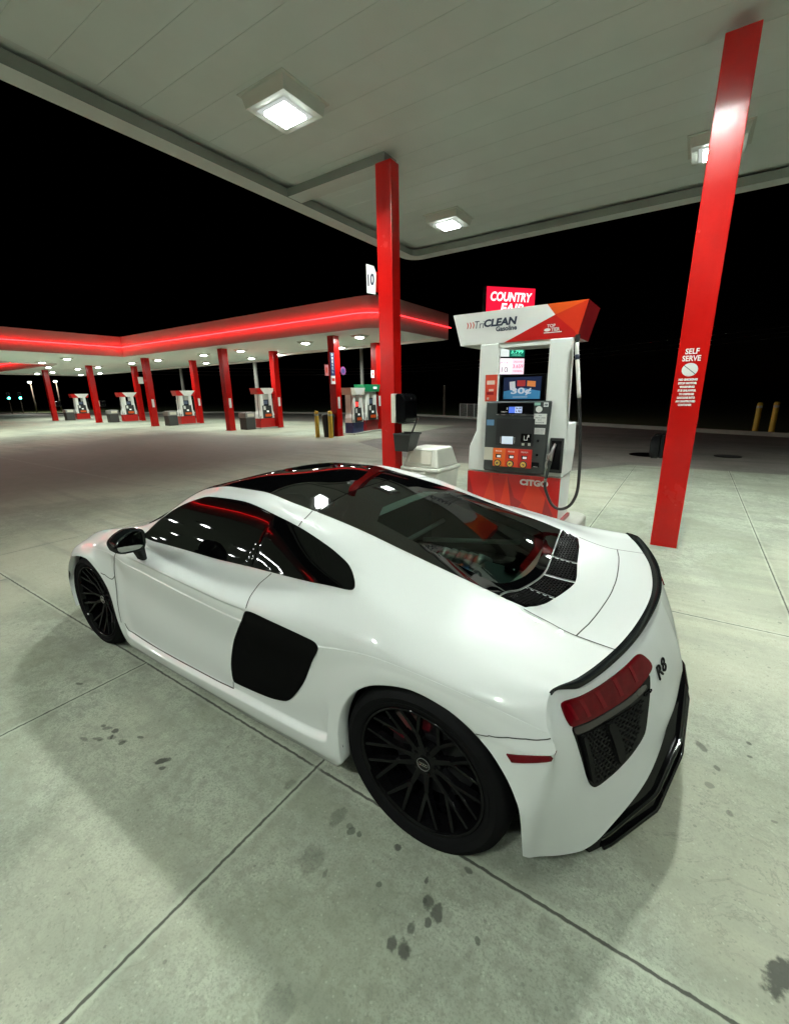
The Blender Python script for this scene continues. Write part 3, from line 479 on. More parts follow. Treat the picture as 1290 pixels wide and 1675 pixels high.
# trash bins
def trash_bin(label, loc, rz, group=None):
    t = thing('trash_bin', label, 'trash bin', loc, rz, group)
    def q(w, d, z): return [(-w, -d, z), (w, -d, z), (w, d, z), (-w, d, z)]
    m = MB(); m.hexa(q(.27, .27, 0), q(.31, .31, .56)); o = m.build('body', M['bin'], t); o.modifiers.new('b', 'BEVEL').width = .02
    m = MB(); m.hexa(q(.33, .33, .5605), q(.325, .325, .61)); o = m.build('rim', M['bin'], t); o.modifiers.new('b', 'BEVEL').width = .012
    m = MB(); m.hexa(q(.30, .30, .6105), [(-.24, -.22, .88), (.24, -.22, .88), (.24, .22, .88), (-.24, .22, .88)]); o = m.build('lid', M['bin'], t); b = o.modifiers.new('b', 'BEVEL'); b.width = .025; b.segments = 3
    for s, y0, y1 in ((1, .296, .226),):
        m = MB(); m.hexa([(-.2, y0 - .012, .65), (.2, y0 - .012, .65), (.2, y0 - .002, .652), (-.2, y0 - .002, .652)], [(-.175, y1 + .004, .85), (.175, y1 + .004, .85), (.175, y1 + .014, .852), (-.175, y1 + .014, .852)]); m.build('flap', M['cream'], t)
        m = MB(); m.tube([(-.195, .294, .668), (-.172, .238, .856), (.172, .238, .856), (.195, .294, .668)], .009, 8, closed=True); m.build('flap_frame', M['bin'], t)
    m = MB(); m.tube([(-.12, .34, .55), (-.06, .37, .53), (.06, .37, .53), (.12, .34, .55)], .018, 8); m.build('handle', M['bin'], t)
    for k in range(2): MB().box(.292, .306, -.18 + .2 * k, -.02 + .2 * k, .1, .48, bev=.006).build('side_panel', M['bin'], t)
    return t
trash_bin('pale moulded trash bin beside the centre red column, left of the near fuel pump', (2.50, -3.66, 0), math.radians(-4))
# ------------------------------------------------------------ pump island
def island(x0, x1, y0, y1, h, r):
    P = rounded(x0, x1, y0, y1, r); m = MB(); m.prism(P, 'z', -.02, h); o = m.build('island_kerb', M['kerb']); b = o.modifiers.new('b', 'BEVEL'); b.width = .03; b.segments = 3; b.limit_method = 'ANGLE'; structure(o); return o
island(.26, 2.14, -3.75, -2.72, .15, .18)
# ------------------------------------------------------------ fuel pump (front faces +y)
PY = -3.0
def fuel_pump():
    t = thing('fuel_pump', 'near white and red fuel pump with TriCLEAN header and black hose', 'fuel pump', (1.05, -3.24, .15))
    W = lambda mb, n, mm, par=t, **k: wpart(mb, n, mm, par, **k) if par is t else mb.build(n, mm, par, **k)
    y0, y1 = PY, PY - .47
    # base with triangular facets of red, orange and dark red on its face
    m = MB(); m.box(.47, 1.60, y0 - .004, y1, .15, .70, 0); yy = y0
    zt = lambda x: .70
    P = {'a': (1.60, .70), 'b': (1.60, .15), 'c': (1.28, .66), 'd': (1.44, .15), 'e': (1.19, .15), 'f': (1.09, .70), 'g': (.99, .42), 'h': (.80, .70), 'i': (1.0, .15), 'j': (.90, .37), 'k': (.66, .15), 'l': (.47, .70), 'n': (.47, .15), 'o': (1.28, .70), 'p': (.62, .45)}
    for tri, mi in (('oda', 1), ('dba', 2), ('odce', 3), ('cef', 1), ('ocf', 3), ('fei', 3), ('fig', 2), ('fgh', 1), ('gij', 2), ('gjh', 1), ('hjk', 3), ('jik', 1), ('hkp', 3), ('hpl', 1), ('pkn', 2), ('pnl', 1)):
        if tri in ('odce',): tri = 'ode'
        if tri in ('cef',): tri = 'oef'
        if tri in ('ocf',): continue
        m.add([(P[c][0], yy, P[c][1]) for c in tri], [tuple(range(len(tri)))], mi)
    W(m, 'base_panel', [M['white2'], M['redp'], M['dred'], M['mred']])
    wtext('lettering', 'CITGO', .1, M['wtext'], t, .765, y0 + .0015, .618, bold=.006, fit=(.33, .075))
    W(MB().box(.44, 1.62, y0 + .02, y1 - .02, .15, .19), 'plinth', M['dred'])
    # pillars
    m = MB(); m.prism([(1.26, 2.185), (1.26, .71), (1.60, .71), (1.59, 1.0), (1.505, 1.2), (1.488, 2.185)], 'y', y0, y0 - .07); m.prism([(1.2595, 1.30), (1.2595, .711), (1.598, .711), (1.588, 1.0), (1.50, 1.2), (1.49, 1.30)], 'y', y0 - .0702, y1); o = W(m, 'pillar', M['white2']); o.modifiers.new('b', 'BEVEL').width = .012
    m = MB(); m.prism([(.70, 2.185), (.70, .71), (.455, .71), (.44, 1.0), (.447, 1.2), (.464, 2.185)], 'y', y0, y0 - .07); m.prism([(.7005, 1.30), (.7005, .711), (.457, .711), (.442, 1.0), (.45, 1.2), (.452, 1.30)], 'y', y0 - .0702, y1); o = W(m, 'pillar', M['white2']); o.modifiers.new('b', 'BEVEL').width = .012
    m = MB(); m.box(.701, 1.259, y0 - .03, y1 + .03, 2.135, 2.187); W(m, 'crossbar', M['white2'])
    # header: splayed box, face split into white, orange and red fields
    TF, BF = [(1.841, y0 + .0, 2.532), (.345, y0 + .0, 2.532)], [(1.748, y0 - .02, 2.188), (.432, y0 - .02, 2.188)]
    TB, BB = [(1.841, y0 - .636, 2.532), (.345, y0 - .636, 2.532)], [(1.748, y0 - .60, 2.188), (.432, y0 - .60, 2.188)]
    def hf(x, z): k = (z - 2.188) / .344; return (x, y0 - .02 + .02 * k, z)
    m = MB()
    m.add([hf(1.841, 2.532), hf(1.748, 2.188), hf(1.21, 2.188), hf(.666, 2.422), hf(.752, 2.532)], [(0, 1, 2, 3, 4)], 0)
    m.add([hf(.752, 2.532), hf(.666, 2.422), hf(.345, 2.532)], [(0, 1, 2)], 1)
    m.add([hf(.666, 2.422), hf(1.21, 2.188), hf(.90, 2.188), hf(.464, 2.249)], [(0, 1, 2, 3)], 2)
    m.add([hf(.90, 2.188), hf(.432, 2.188), hf(.464, 2.249)], [(0, 1, 2)], 2)
    m.add([hf(.666, 2.422), hf(.464, 2.249), hf(.345, 2.532)], [(0, 1, 2)], 3); m.add([hf(.464, 2.249), hf(.432, 2.188), hf(.345, 2.532)], [(0, 1, 2)], 3)
    m.add([TF[1], BF[1], BB[1], TB[1]], [(0, 1, 2, 3)], 4); m.add([TF[0], BF[0], BB[0], TB[0]], [(3, 2, 1, 0)], 4)
    m.add([TB[0], BB[0], BB[1], TB[1]], [(3, 2, 1, 0)], 0); m.add([TF[0], TF[1], TB[1], TB[0]], [(0, 1, 2, 3)], 0); m.add([BF[0], BF[1], BB[1], BB[0]], [(3, 2, 1, 0)], 0)
    W(m, 'header', [M['white'], M['orange'], M['redp'], M['mred'], M['dred']], fix=False)
    hy = y0 - .0065
    def ht(s, x, z, mm, **k):
        o = text('lettering', s, .1, mm, t, face_mw((x, hf(x, z)[1] + .0012, z), (-1, 0, 0), (0, .058, 1)), **k); o.matrix_parent_inverse = t.matrix_basis.inverted()
    ht('Tri', 1.510, 2.402, M['ink'], fit=(.115, .078), shear=.15, bold=-.0005); ht('CLEAN', 1.262, 2.408, M['ink'], fit=(.385, .082), shear=.15, bold=.0045); ht('Gasoline', 1.19, 2.338, M['ink'], fit=(.24, .052), bold=.003)
    for k in range(3):
        xx = 1.665 - .036 * k; m = MB(); pts = [hf(xx, 2.435), hf(xx - .012, 2.435), hf(xx - .022, 2.402), hf(xx - .012, 2.368), hf(xx, 2.368), hf(xx - .009, 2.402)]
        m.add([(a, b + .0012, c) for a, b, c in pts], [(5, 0, 1, 2), (5, 2, 3, 4)]); W(m, 'chevron', M['inkred'])
    ht('TOP', .700, 2.318, M['wtext'], fit=(.085, .032), bold=.0015); ht('TIER', .655, 2.280, M['wtext'], fit=(.085, .034), bold=.0015)
    m = MB(); m.box(.59, .775, hf(0, 2.25)[1] + .0005, hf(0, 2.25)[1] + .0014, 2.248, 2.256); W(m, 'underline', M['wtext'])
    m = MB(); m.add([(a, hf(a, b)[1] + .0013, b) for a, b in [(.738 + .034 * math.cos(q), 2.28 + .016 * math.sin(q)) for q in np.linspace(0, 6.28, 17)[:-1]]], [tuple(range(16))]); W(m, 'emblem', M['wtext'])
    # screen module between the pillars
    W(MB().box(.702, 1.258, y0 - .07, y1 + .05, .72, 1.84), 'core', M['black'])
    sy = y0 - .055
    W(MB().box(.735, 1.245, sy - .012, sy, 1.55, 1.835, bev=.006), 'screen_bezel', M['gloss'])
    sc = mat('display panel', (.01, .012, .03), .2, emit=(.02, .04, .11), es=.3, var=.3)
    W(MB().box(.775, 1.205, sy + .0005, sy + .0022, 1.565, 1.81), 'screen', sc)
    def spic(name, pts, col, e, dy): W(MB().add([(a, sy + dy, b) for a, b in pts], [tuple(range(len(pts)))]), name, mat(name, col, .4, emit=col, es=e * .45), fix=False)
    spic('screen_image', [(1.2, 1.57), (.78, 1.57), (.78, 1.655), (.98, 1.69), (1.2, 1.655)], (.03, .16, .32), .8, .0032)
    spic('screen_image', [(1.125, 1.67), (1.06, 1.665), (1.07, 1.765), (1.135, 1.76)], (.5, .5, .52), .7, .0042)
    spic('screen_image', [(1.045, 1.71), (.95, 1.71), (.95, 1.775), (1.045, 1.775)], (.28, .02, .02), .6, .0042)
    spic('screen_image', [(.93, 1.71), (.835, 1.70), (.835, 1.76), (.93, 1.77)], (.55, .18, .05), .7, .0042)
    ew = emis('screen white', (.75, .85, .95), .62)
    wtext('lettering', '30¢', .1, ew, t, .995, sy + .0052, 1.652, bold=.003, fit=(.235, .085))
    W(MB().box(.92, 1.09, sy + .0046, sy + .0052, 1.588, 1.594), 'screen_text_line', ew)
    # red card poster left of the screen
    m = MB(); m.box(1.2615, 1.405, y0 + .001, y0 + .006, 1.545, 1.845); W(m, 'poster', mat('red poster', (.62, .06, .03), .4, coat=.3))
    pp = mat('poster print', (.75, .55, .48), .5); [W(MB().box(a_, b_, y0 + .0065, y0 + .0075, c_, d_), 'poster_print', pp) for a_, b_, c_, d_ in ((1.29, 1.385, 1.735, 1.78), (1.30, 1.36, 1.66, 1.685), (1.355, 1.38, 1.565, 1.59))]
    m = MB(); m.box(1.30, 1.385, y0 + .0065, y0 + .0072, 1.62, 1.65); W(m, 'poster_print', M['dred'])
    # console
    cy = -2.94
    m = MB(); m.hexa([(.652, cy - .059, .72), (1.372, cy - .059, .72), (1.372, cy, .74), (.652, cy, .74)], [(.622, cy - .059, 1.55), (1.366, cy - .059, 1.55), (1.366, cy - .012, 1.54), (.622, cy - .012, 1.54)]); o = W(m, 'console', M['dark']); o.modifiers.new('b', 'BEVEL').width = .01
    def cyz(z): return cy - .012 * (z - .74) / .80
    def cb(name, x0, x1, z0, z1, mm, d=.004, base=.0006, bev=0):
        z = (z0 + z1) / 2; m = MB(); m.box(x0, x1, cyz(min(z0, z1)) + base, cyz(min(z0, z1)) + base + d, z0, z1, bev=bev); return W(m, name, mm)
    cb('price_display', .807, 1.227, 1.407, 1.528, M['gloss'], .006); blue = emis('lcd blue', (.10, .20, .75), 1.1); lw = emis('lcd pale', (.55, .68, .95), 1.15)
    cb('display_field', 1.016, 1.089, 1.417, 1.485, blue, .001, .007); cb('display_field', .936, 1.0155, 1.417, 1.485, lw, .001, .007)
    wtext('lettering', '36.00', .03, M['ink'], t, .975, cyz(1.4) + .0086, 1.468, bold=.001, fit=(.07, .024)); wtext('lettering', '9.782', .03, M['ink'], t, .975, cyz(1.4) + .0086, 1.435, bold=.001, fit=(.07, .024))
    wtext('lettering', '$', .03, M['wtext'], t, 1.108, cyz(1.4) + .008, 1.465, fit=(.012, .024)); wtext('lettering', 'GALLONS', .03, M['wtext'], t, 1.142, cyz(1.4) + .008, 1.43, fit=(.075, .012))
    cb('trim_strip', .783, 1.235, 1.392, 1.399, M['stain'], .006)
    cb('sticker', .738, .804, 1.501, 1.531, mat('teal sticker', (.25, .5, .42), .5), .001); cb('sticker', .651, .702, 1.486, 1.531, M['paper'], .001); wtext('lettering', '10', .03, M['ink'], t, .6765, cyz(1.48) + .002, 1.508, bold=.002, fit=(.035, .026))
    m = MB(); m.add([(.749 + .036 * math.cos(q), cyz(1.43) + .002, 1.459 + .034 * math.sin(q)) for q in np.linspace(0, 6.2832, 29)[:-1]], [tuple(range(28))]); W(m, 'sticker', M['paper'])
    cb('sticker', .659, .80, 1.297, 1.411, M['paper'], .001); cb('sticker', .666, .797, 1.187, 1.256, M['paper'], .001)
    for s, zz, w in (('NO', 1.392, .03), ('CREDIT CARDS', 1.367, .115), ('PAY', 1.343, .04), ('INSIDE', 1.315, .095)): wtext('lettering', s, .02, M['ink'], t, .73, cyz(1.297) + .0022, zz, fit=(w, .012))
    for k in range(4): wtext('lettering', 'SEE ATTENDANT FOR HELP', .02, M['ink'], t, .732, cyz(1.187) + .0022, 1.243 - .014 * k, fit=(.11 - .01 * (k % 2), .006))
    cb('recess_panel', .783, 1.227, 1.047, 1.355, M['black'], .003)
    cb('pin_pad', 1.02, 1.152, 1.063, 1.15, mat('lit key pad', (.5, .55, .6), .4, emit=(.55, .66, .8), es=.55), .012, .004, .003)
    for k in range(5): cb('side_key', 1.165, 1.172, 1.075 + .015 * k, 1.083 + .015 * k, M['paper'], .002, .004); cb('side_key', 1.0, 1.007, 1.075 + .015 * k, 1.083 + .015 * k, M['paper'], .002, .004)
    cb('card_reader', .81, .926, 1.095, 1.19, M['gloss'], .014, .004, .004)
    m = MB(); yy = cyz(1.095) + .0195; m.box(.885, .891, yy - .001, yy, 1.115, 1.165); m.box(.85, .891, yy - .001, yy, 1.115, 1.121); m.box(.85, .856, yy - .001, yy, 1.122, 1.155); m.box(.832, .849, yy - .001, yy, 1.15, 1.176); W(m, 'reader_icon', M['paper'])
    cb('label', .814, .926, 1.226, 1.254, mat('silver label', (.5, .52, .5), .3), .001, .004); cb('label', .815, .845, 1.054, 1.084, M['paper'], .001, .004); cb('label', .885, .916, 1.054, 1.08, M['paper'], .001, .004)
    cb('sticker', 1.261, 1.35, 1.271, 1.337, mat('blue sticker', (.12, .25, .42), .4), .001); cb('sticker', 1.256, 1.366, .861, 1.013, M['cream'], .001)
    # grade selectors
    gcols = [mat('grade orange', (.80, .14, .02), .35), mat('grade red', (.66, .05, .015), .35), mat('grade deep red', (.48, .02, .014), .35)]
    for k, (xa, xb) in enumerate(((1.10, 1.249), (.945, 1.099), (.79, .944))):
        g = cb('grade_panel', xa, xb, .797, 1.011, gcols[k], .012, .002, .003); xc = (xa + xb) / 2 + .005; yb = cyz(.797) + .0145
        cb('price_window', xc - .034, xc + .034, .897, .94, M['gloss'], .002, .0142); cb('price_digits', xc - .026, xc + .018, .904, .928, emis('grade lcd', (.9, .85, .85), .8), .001, .0165)
        m = MB(); m.lathe([(.042, 0), (.042, .012), (.034, .016), (.034, .010), (0, .013)], 28, c=(xc + .006, yb, .836), axis='y'); W(m, 'button_ring', M['black'])
        m = MB(); m.lathe([(.032, .011), (.031, .017), (.0, .019)], 28, c=(xc + .006, yb, .836), axis='y'); W(m, 'grade_button', mat('yellow key', (.75, .48, .10), .4))
        wtext('lettering', ('87', '89', '93')[k], .03, M['ink'], t, xc + .006, yb + .0195, .836, bold=.002, fit=(.03, .024)); wtext('lettering', ('REGULAR', 'MIDGRADE', 'PREMIUM')[k], .03, M['wtext'], t, xc, yb + .001, .978, fit=(.075, .016))
    cb('receipt_slot', .704, .787, .816, .87, M['gloss'], .006, .001, .002); cb('slot_lip', .715, .765, .818, .824, M['stain'], .003, .0072)
    for zz in (1.115, .955): m = MB(); m.lathe([(.014, 0), (.014, .004), (0, .006)], 14, c=(.735, cyz(zz) + .0006, zz), axis='y'); W(m, 'key_lock', M['gloss'])
    # nozzle boot, nozzle and hose on the right pillar
    m = MB(); m.box(.462, .612, y0 + .0006, y0 + .03, .76, 1.15, bev=.012); W(m, 'nozzle_boot', M['black'])
    m = MB(); m.box(.485, .59, y0 + .0305, y0 + .034, .80, 1.12); W(m, 'boot_recess', M['gloss'])
    ny = y0 + .075
    m = MB(); m.tube([(.545, ny - .03, 1.085), (.56, ny, 1.03), (.575, ny + .01, .96), (.58, ny + .012, .90)], [.014, .018, .026, .022], 12); nz = W(m, 'nozzle', M['stain'], smooth=True)
    m = MB(); m.tube([(.565, ny + .012, 1.0), (.60, ny + .055, .97), (.607, ny + .06, .88), (.60, ny + .03, .80)], .009, 8); o = m.build('trigger_guard', M['stain'], nz)
    m = MB(); m.tube([(.58, ny + .012, .90), (.592, ny + .015, .83), (.602, ny + .012, .74), (.612, ny + .01, .695)], [.024, .022, .016, .014], 12); o = m.build('grip', M['dark'], nz)
    m = MB(); m.tube([(.612, ny + .01, .70), (.614, ny + .01, .66)], .017, 12); o = m.build('swivel', M['stain'], nz)
    hp = [(.408, -2.93, 2.165), (.400, -2.915, 2.05), (.355, -2.9, 1.741), (.318, -2.9, 1.45), (.295, -2.9, 1.254), (.272, -2.9, 1.0), (.262, -2.9, .80), (.262, -2.9, .62), (.285, -2.9, .51), (.33, -2.9, .425), (.40, -2.9, .378), (.47, -2.9, .378), (.535, -2.91, .43), (.585, -2.92, .52), (.612, ny + .01, .60), (.614, ny + .01, .67)]
    P = np.array(hp); P = crom(P, np.linspace(0, len(P) - 1, 90)); m = MB(); m.tube([tuple(q) for q in P], .0165, 12); W(m, 'hose', M['rubber'], smooth=True)
    m = MB(); m.tube([tuple(q) for q in P[3:16]], .0195, 12); W(m, 'hose_label', M['paper'], smooth=True); m = MB(); m.tube([tuple(q) for q in P[7:9]], .0205, 12); W(m, 'hose_band', M['ink'], smooth=True)
    m = MB(); m.tube([(.408, -2.93, 2.2), (.408, -2.93, 2.14)], .024, 12); W(m, 'hose_coupling', M['black'])
    return t
pump = fuel_pump()
# ------------------------------------------------------------ far pumps: same form at their size, front faces local +y
def far_pump(label, loc, rz, hcol, bcol, group, sc=.85):
    t = thing('fuel_pump', label, 'fuel pump', loc, rz, group); t.scale = (sc,) * 3
    m = MB(); m.box(-.56, .56, -.235, .235, .06, .60); m.build('base_panel', bcol, t)
    m = MB(); m.box(-.72, .72, -.45, .45, -.05, .06); m.build('plinth', M['kerb'], t)
    for s in (-1, 1):
        m = MB(); m.prism([(s * .21, 2.03), (s * .21, .601), (s * .56, .601), (s * .545, .85), (s * .46, 1.05), (s * .44, 2.03)], 'y', -.235, .235); m.build('pillar', M['white'], t)
    m = MB()
    a, b, c, d = (-.74, .31, 2.38), (.74, .31, 2.38), (.66, .29, 2.0305), (-.66, .29, 2.0305)
    q = lambda u, k: tuple(np.array(a) * (1 - u) * k + np.array(b) * u * k + np.array(d) * (1 - u) * (1 - k) + np.array(c) * u * (1 - k))
    m.add([q(0, 1), q(.2, 0), q(0, 0)], [(0, 1, 2)], 1); m.add([q(0, 1), q(.8, 1), q(.6, 0), q(.2, 0)], [(0, 1, 2, 3)], 0); m.add([q(.8, 1), q(1, 1), q(1, 0), q(.6, 0)], [(0, 1, 2, 3)], 1)
    e, f, g, h = [(p_[0], -p_[1], p_[2]) for p_ in (a, b, c, d)]
    m.add([e, f, g, h], [(3, 2, 1, 0)], 0); m.add([a, b, f, e], [(0, 1, 2, 3)], 1); m.add([d, c, g, h], [(3, 2, 1, 0)], 0); m.add([a, e, h, d], [(0, 1, 2, 3)], 1); m.add([b, f, g, c], [(3, 2, 1, 0)], 1)
    m.build('header', hcol, t)
    MB().box(-.209, .209, -.17, .17, .601, 1.70).build('core', M['gloss'], t)
    m = MB(); m.hexa([(-.33, .236, .605), (.33, .236, .605), (.33, .31, .63), (-.33, .31, .63)], [(-.33, .236, 1.36), (.33, .236, 1.36), (.33, .26, 1.35), (-.33, .26, 1.35)]); m.build('console', M['dark'], t)
    m = MB(); m.box(-.16, .16, .171, .176, 1.42, 1.66); m.build('screen', mat('far screen', (.02, .03, .05), .3, emit=(.10, .13, .16), es=.5), t)
    m = MB(); m.box(-.1, .06, .285, .296, .96, 1.06); m.build('pin_pad', mat('far pad', (.6, .62, .6), .4, emit=(.8, .85, .8), es=.7), t); m = MB(); m.box(.12, .27, .27, .28, 1.1, 1.32); m.build('sticker', M['paper'], t)
    m = MB(); m.box(-.26, .2, .305, .316, .70, .86); m.build('grade_panel', M['orange'], t)
    for s in (-1, 1): m = MB(); m.tube([(s * .60, .22, 2.02), (s * .64, .24, 1.4), (s * .65, .25, .7), (s * .58, .26, .45), (s * .50, .26, .75)], .017, 8); m.build('hose', M['rubber'], t)
    return t
HW = [M['white'], M['redp']]
fp = far_pump('white pump with red skirt at the far left end of the distant forecourt', (40.7, -14.0, 0), math.radians(90), HW, M['redp'], 'distant fuel pumps')
for (x, y, lab) in ((32.8, -13.9, 'white pump with red skirt, second from the left on the distant forecourt'), (25.45, -13.75, 'white pump with red skirt, third from the left on the distant forecourt'), (17.9, -13.55, 'white pump with red skirt left of the lone thin red column and bollards')):
    c = copy_tree(fp); c.location = (x, y, 0); c['label'] = lab
o = far_pump('cream pump with navy skirt right behind the two yellow bollards', (11.35, -12.85, 0), math.radians(98), [M['paper'], M['cream']], M['navy'], 'distant fuel pumps', .80)
m = MB(); m.box(-.13, .13, .178, .19, 1.42, 1.66); s_ = m.build('lit_sign', emis('red lit sign', (1, .06, .05), 1.6), o)
o = far_pump('diesel pump with green header half hidden by the centre red column', (11.5, -14.05, 0), math.radians(92), [M['green'], M['green']], M['dred'], 'distant fuel pumps', .86)
m = MB(); m.box(-.42, -.1, .305, .315, 2.15, 2.27); m.build('header_panel', mat('pale header text', (.7, .8, .75), .4, emit=(.7, .9, .8), es=.5), o)
# ------------------------------------------------------------ far canopy
FZ = 3.84
far = thing('far_canopy', 'long L shaped white canopy in the distance edged with glowing red neon', 'canopy', (20, -12, 3.7))
AR_ = [(8.0 + .9 - .9 * math.sin(a), -10.1 - .9 + .9 * math.cos(a)) for a in [math.radians(90 * (1 - k / 8)) for k in range(9)]]
FO = [(8.0, -15.0)] + AR_ + [(24.4, -10.1), (24.4, 5.0), (8.0, 5.0), (7.4, 5.15), (7.05, 5.6), (7.0, 6.2), (7.0, 22), (33, 22), (33, -10.1), (48, -10.1), (48, -17.6), (22, -17.6), (18, -15.4), (8.3, -15.1)]
m = MB(); n = len(FO); m.add([(*q, FZ) for q in FO], [tuple(range(n))]); wpart(m, 'soffit', M['ceil'], far, fix=False)
m = MB(); m.add([(*q, 4.6) for q in FO], [tuple(range(n))]); wpart(m, 'roof_deck', M['dark'], far, fix=False)
def inset(P, d):
    out = []; n = len(P)
    for i in range(n):
        a, b, c = Vector(P[i - 1]), Vector(P[i]), Vector(P[(i + 1) % n]); d1 = (b - a).normalized(); d2 = (c - b).normalized()
        n1 = Vector((-d1.y, d1.x)); n2 = Vector((-d2.y, d2.x)); k = max(.35, 1 + n1.dot(n2)); q = b + (n1 + n2) * (d / k); out.append(tuple(q))
    return out
FI = inset(FO, -.06) if False else inset(FO, .06)
area = sum(FO[i - 1][0] * FO[i][1] - FO[i][0] * FO[i - 1][1] for i in range(n)); sg = 1 if area > 0 else -1     # inward side
FI = inset(FO, -.06 * -sg); NP = inset(FO, -.085 * sg)
fas = mat('far fascia panels', (.66, .62, .60), .42, var=.06, scale=1.2)
wpart(ring(FO, FI, 3.73, 4.70), 'fascia', fas, far, ang=40)
for a_, b_ in ((4, 15), (18, 20)): m = MB(); m.tube([(*q, 4.18) for q in NP[a_:b_]], .0125, 8); wpart(m, 'neon_strip', M['neon'], far)
m = MB(); m.tube([(*q, 4.18) for q in NP[:5]], .018, 8); wpart(m, 'neon_strip', M['neon2'], far)
FL = [(28.3, -9.0), (32.1, -9.1), (36.5, -10.9), (46.3, -13.4), (43.1, -13.4), (37.6, -13.1), (46.8, -16.9), (34.6, -13.2), (42.8, -16.8), (29.3, -12.9), (26.0, -12.8), (21.3, -12.7), (26.2, -16.1), (18.1, -12.6), (21.3, -15.8), (18.3, -15.2), (13.4, -12.3), (10.4, -12.2), (13.5, -14.75), (10.7, -14.6),
      (13.1, 7), (10.7, 6.5), (14.7, 9.5), (17.6, 12), (11.7, 9), (15.3, 11.7), (24, 13.7), (17.3, 10), (18, 7),
      (27, -5), (30.5, -5), (27, -1), (30.5, -1), (27, 3), (30.5, 3), (27, 7), (30.5, 7), (27, 11), (30.5, 11), (27, 15), (30.5, 15)]
f0 = None
for i, (x, y) in enumerate(FL):
    if f0 is None: f0 = c = canopy_light('small bright light under the distant neon edged canopy', (x, y, FZ), .8, M['flens'], 'lights under the distant canopy')
    else: c = copy_tree(f0)
    c.location = (x, y, FZ)
FC = [(41.2, -12.25, 'thin red column at the far left end of the distant canopy'), (34.1, -12.4, 'thin red column beside the second distant pump from the left'), (33.1, -14.9, 'rear red column right of the second distant pump'), (25.75, -11.9, 'front red column left of the third distant pump'), (25.6, -14.75, 'rear red column right of the third distant pump'),
      (18.3, -11.7, 'front red column left of the fourth distant pump'), (17.6, -14.2, 'lone red column right of the fourth distant pump'), (11.28, -11.65, 'front red column behind the yellow bollards carrying a blue banner'), (11.5, -14.75, 'rear red column touching the green headed diesel pump')]
for x, y, lab in FC:
    t = thing('canopy_column', lab, 'column', (x, y, 0), 0, 'columns of the distant canopy'); MB().box(-.16, .16, -.16, .16, 0, FZ - .001, bev=.01).build('post', M['red'], t); MB().box(-.2, .2, -.2, .2, 0, .012).build('base_plate', M['red'], t)
    if x < 30: MB().box(-.162, -.1605, -.07, .07, 1.1, 1.55).build('decal', M['paper'], t)
t = thing('number_sign', 'small white number flag on the column left of the third distant pump', 'sign', (25.55, -11.5, 2.6)); MB().box(-.01, .01, -.01, .26, -.18, .18).build('plate', M['wtext'], t); MB().box(-.012, .012, -.25, -.0105, -.05, .05).build('bracket', M['red'], t)
t = thing('number_sign', 'small white number flag beside the rear column by the green headed pump', 'sign', (11.45, -14.5, 2.5)); MB().box(-.01, .01, -.01, .2, -.16, .16).build('plate', M['wtext'], t); MB().box(-.012, .012, -.29, -.0105, -.05, .05).build('bracket', M['red'], t); MB().box(-.0135, -.0115, .05, .14, -.07, .07).build('lettering', M['inkred'], t)
t = thing('banner', 'tall narrow blue banner with white letters on the column behind the bollards', 'banner', (11.1, -11.35, 2.6))
MB().box(-.01, .01, -.10, .13, -.25, .6).build('cloth', M['navy'], t); MB().box(-.01, .01, -.10, .13, -.56, -.251).build('lower_panel', M['wtext'], t)
for k, ch in enumerate('DIESEL'): text('lettering', ch, .1, M['wtext'], t, face_mw((-.0115, .015, .52 - .125 * k), (0, -1, 0), (0, 0, 1)), bold=.002, fit=(.075, .09))
MB().box(-.0125, -.0105, -.07, .10, -.45, -.34).build('lettering', M['inkred'], t); MB().box(-.012, .012, -.14, -.1005, .5, .53).build('bracket', M['red'], t)
t = thing('number_sign', 'pink and white flag sign left of the blue banner', 'sign', (11.15, -11.05, 2.55)); MB().box(-.01, .01, -.09, .11, -.2, .2).build('plate', mat('pink sign', (.6, .18, .2), .5), t); MB().box(-.0125, -.0105, -.04, .06, -.1, .1).build('lettering', M['inkred'], t)
t = thing('round_sign', 'round purple sign on the right side of the column behind the bollards', 'sign', (11.1, -11.95, 2.55)); MB().lathe([(0, -.01), (.16, -.01), (.16, .01), (0, .01)], 20, axis='x').build('plate', mat('purple sign', (.2, .05, .18), .5), t); MB().lathe([(0, -.0125), (.09, -.0125), (.09, -.0105)], 20, axis='x').build('emblem', M['navy'], t)
b0 = None
for x, y, lab in ((40.6, -13.05, 'grey and white bin between the leftmost distant column and pump'), (33.3, -13.0, 'grey and white bin left of the second distant pump'), (25.35, -12.7, 'grey and white bin left of the third distant pump'), (18.0, -12.5, 'grey and white bin left of the fourth distant pump')):
    t = thing('trash_bin', lab, 'trash bin', (x, y, 0), 0, 'distant trash bins'); MB().box(-.26, .26, -.28, .28, 0, .58, bev=.02).build('body', M['binbase'], t); MB().box(-.29, .29, -.31, .31, .581, .85, bev=.06).build('lid', M['binlid'], t); MB().box(-.296, -.291, -.2, .2, .64, .79).build('flap', M['cream'], t)
towel('towel_dispenser', 'white dispenser on the leftmost distant column', 41.0, -12.55, 1.1, -1, 1).scale = (1, 1, 1)
towel('towel_dispenser', 'white dispenser on the distant column beside the second pump', 33.9, -12.7, 1.1, -1, 1)
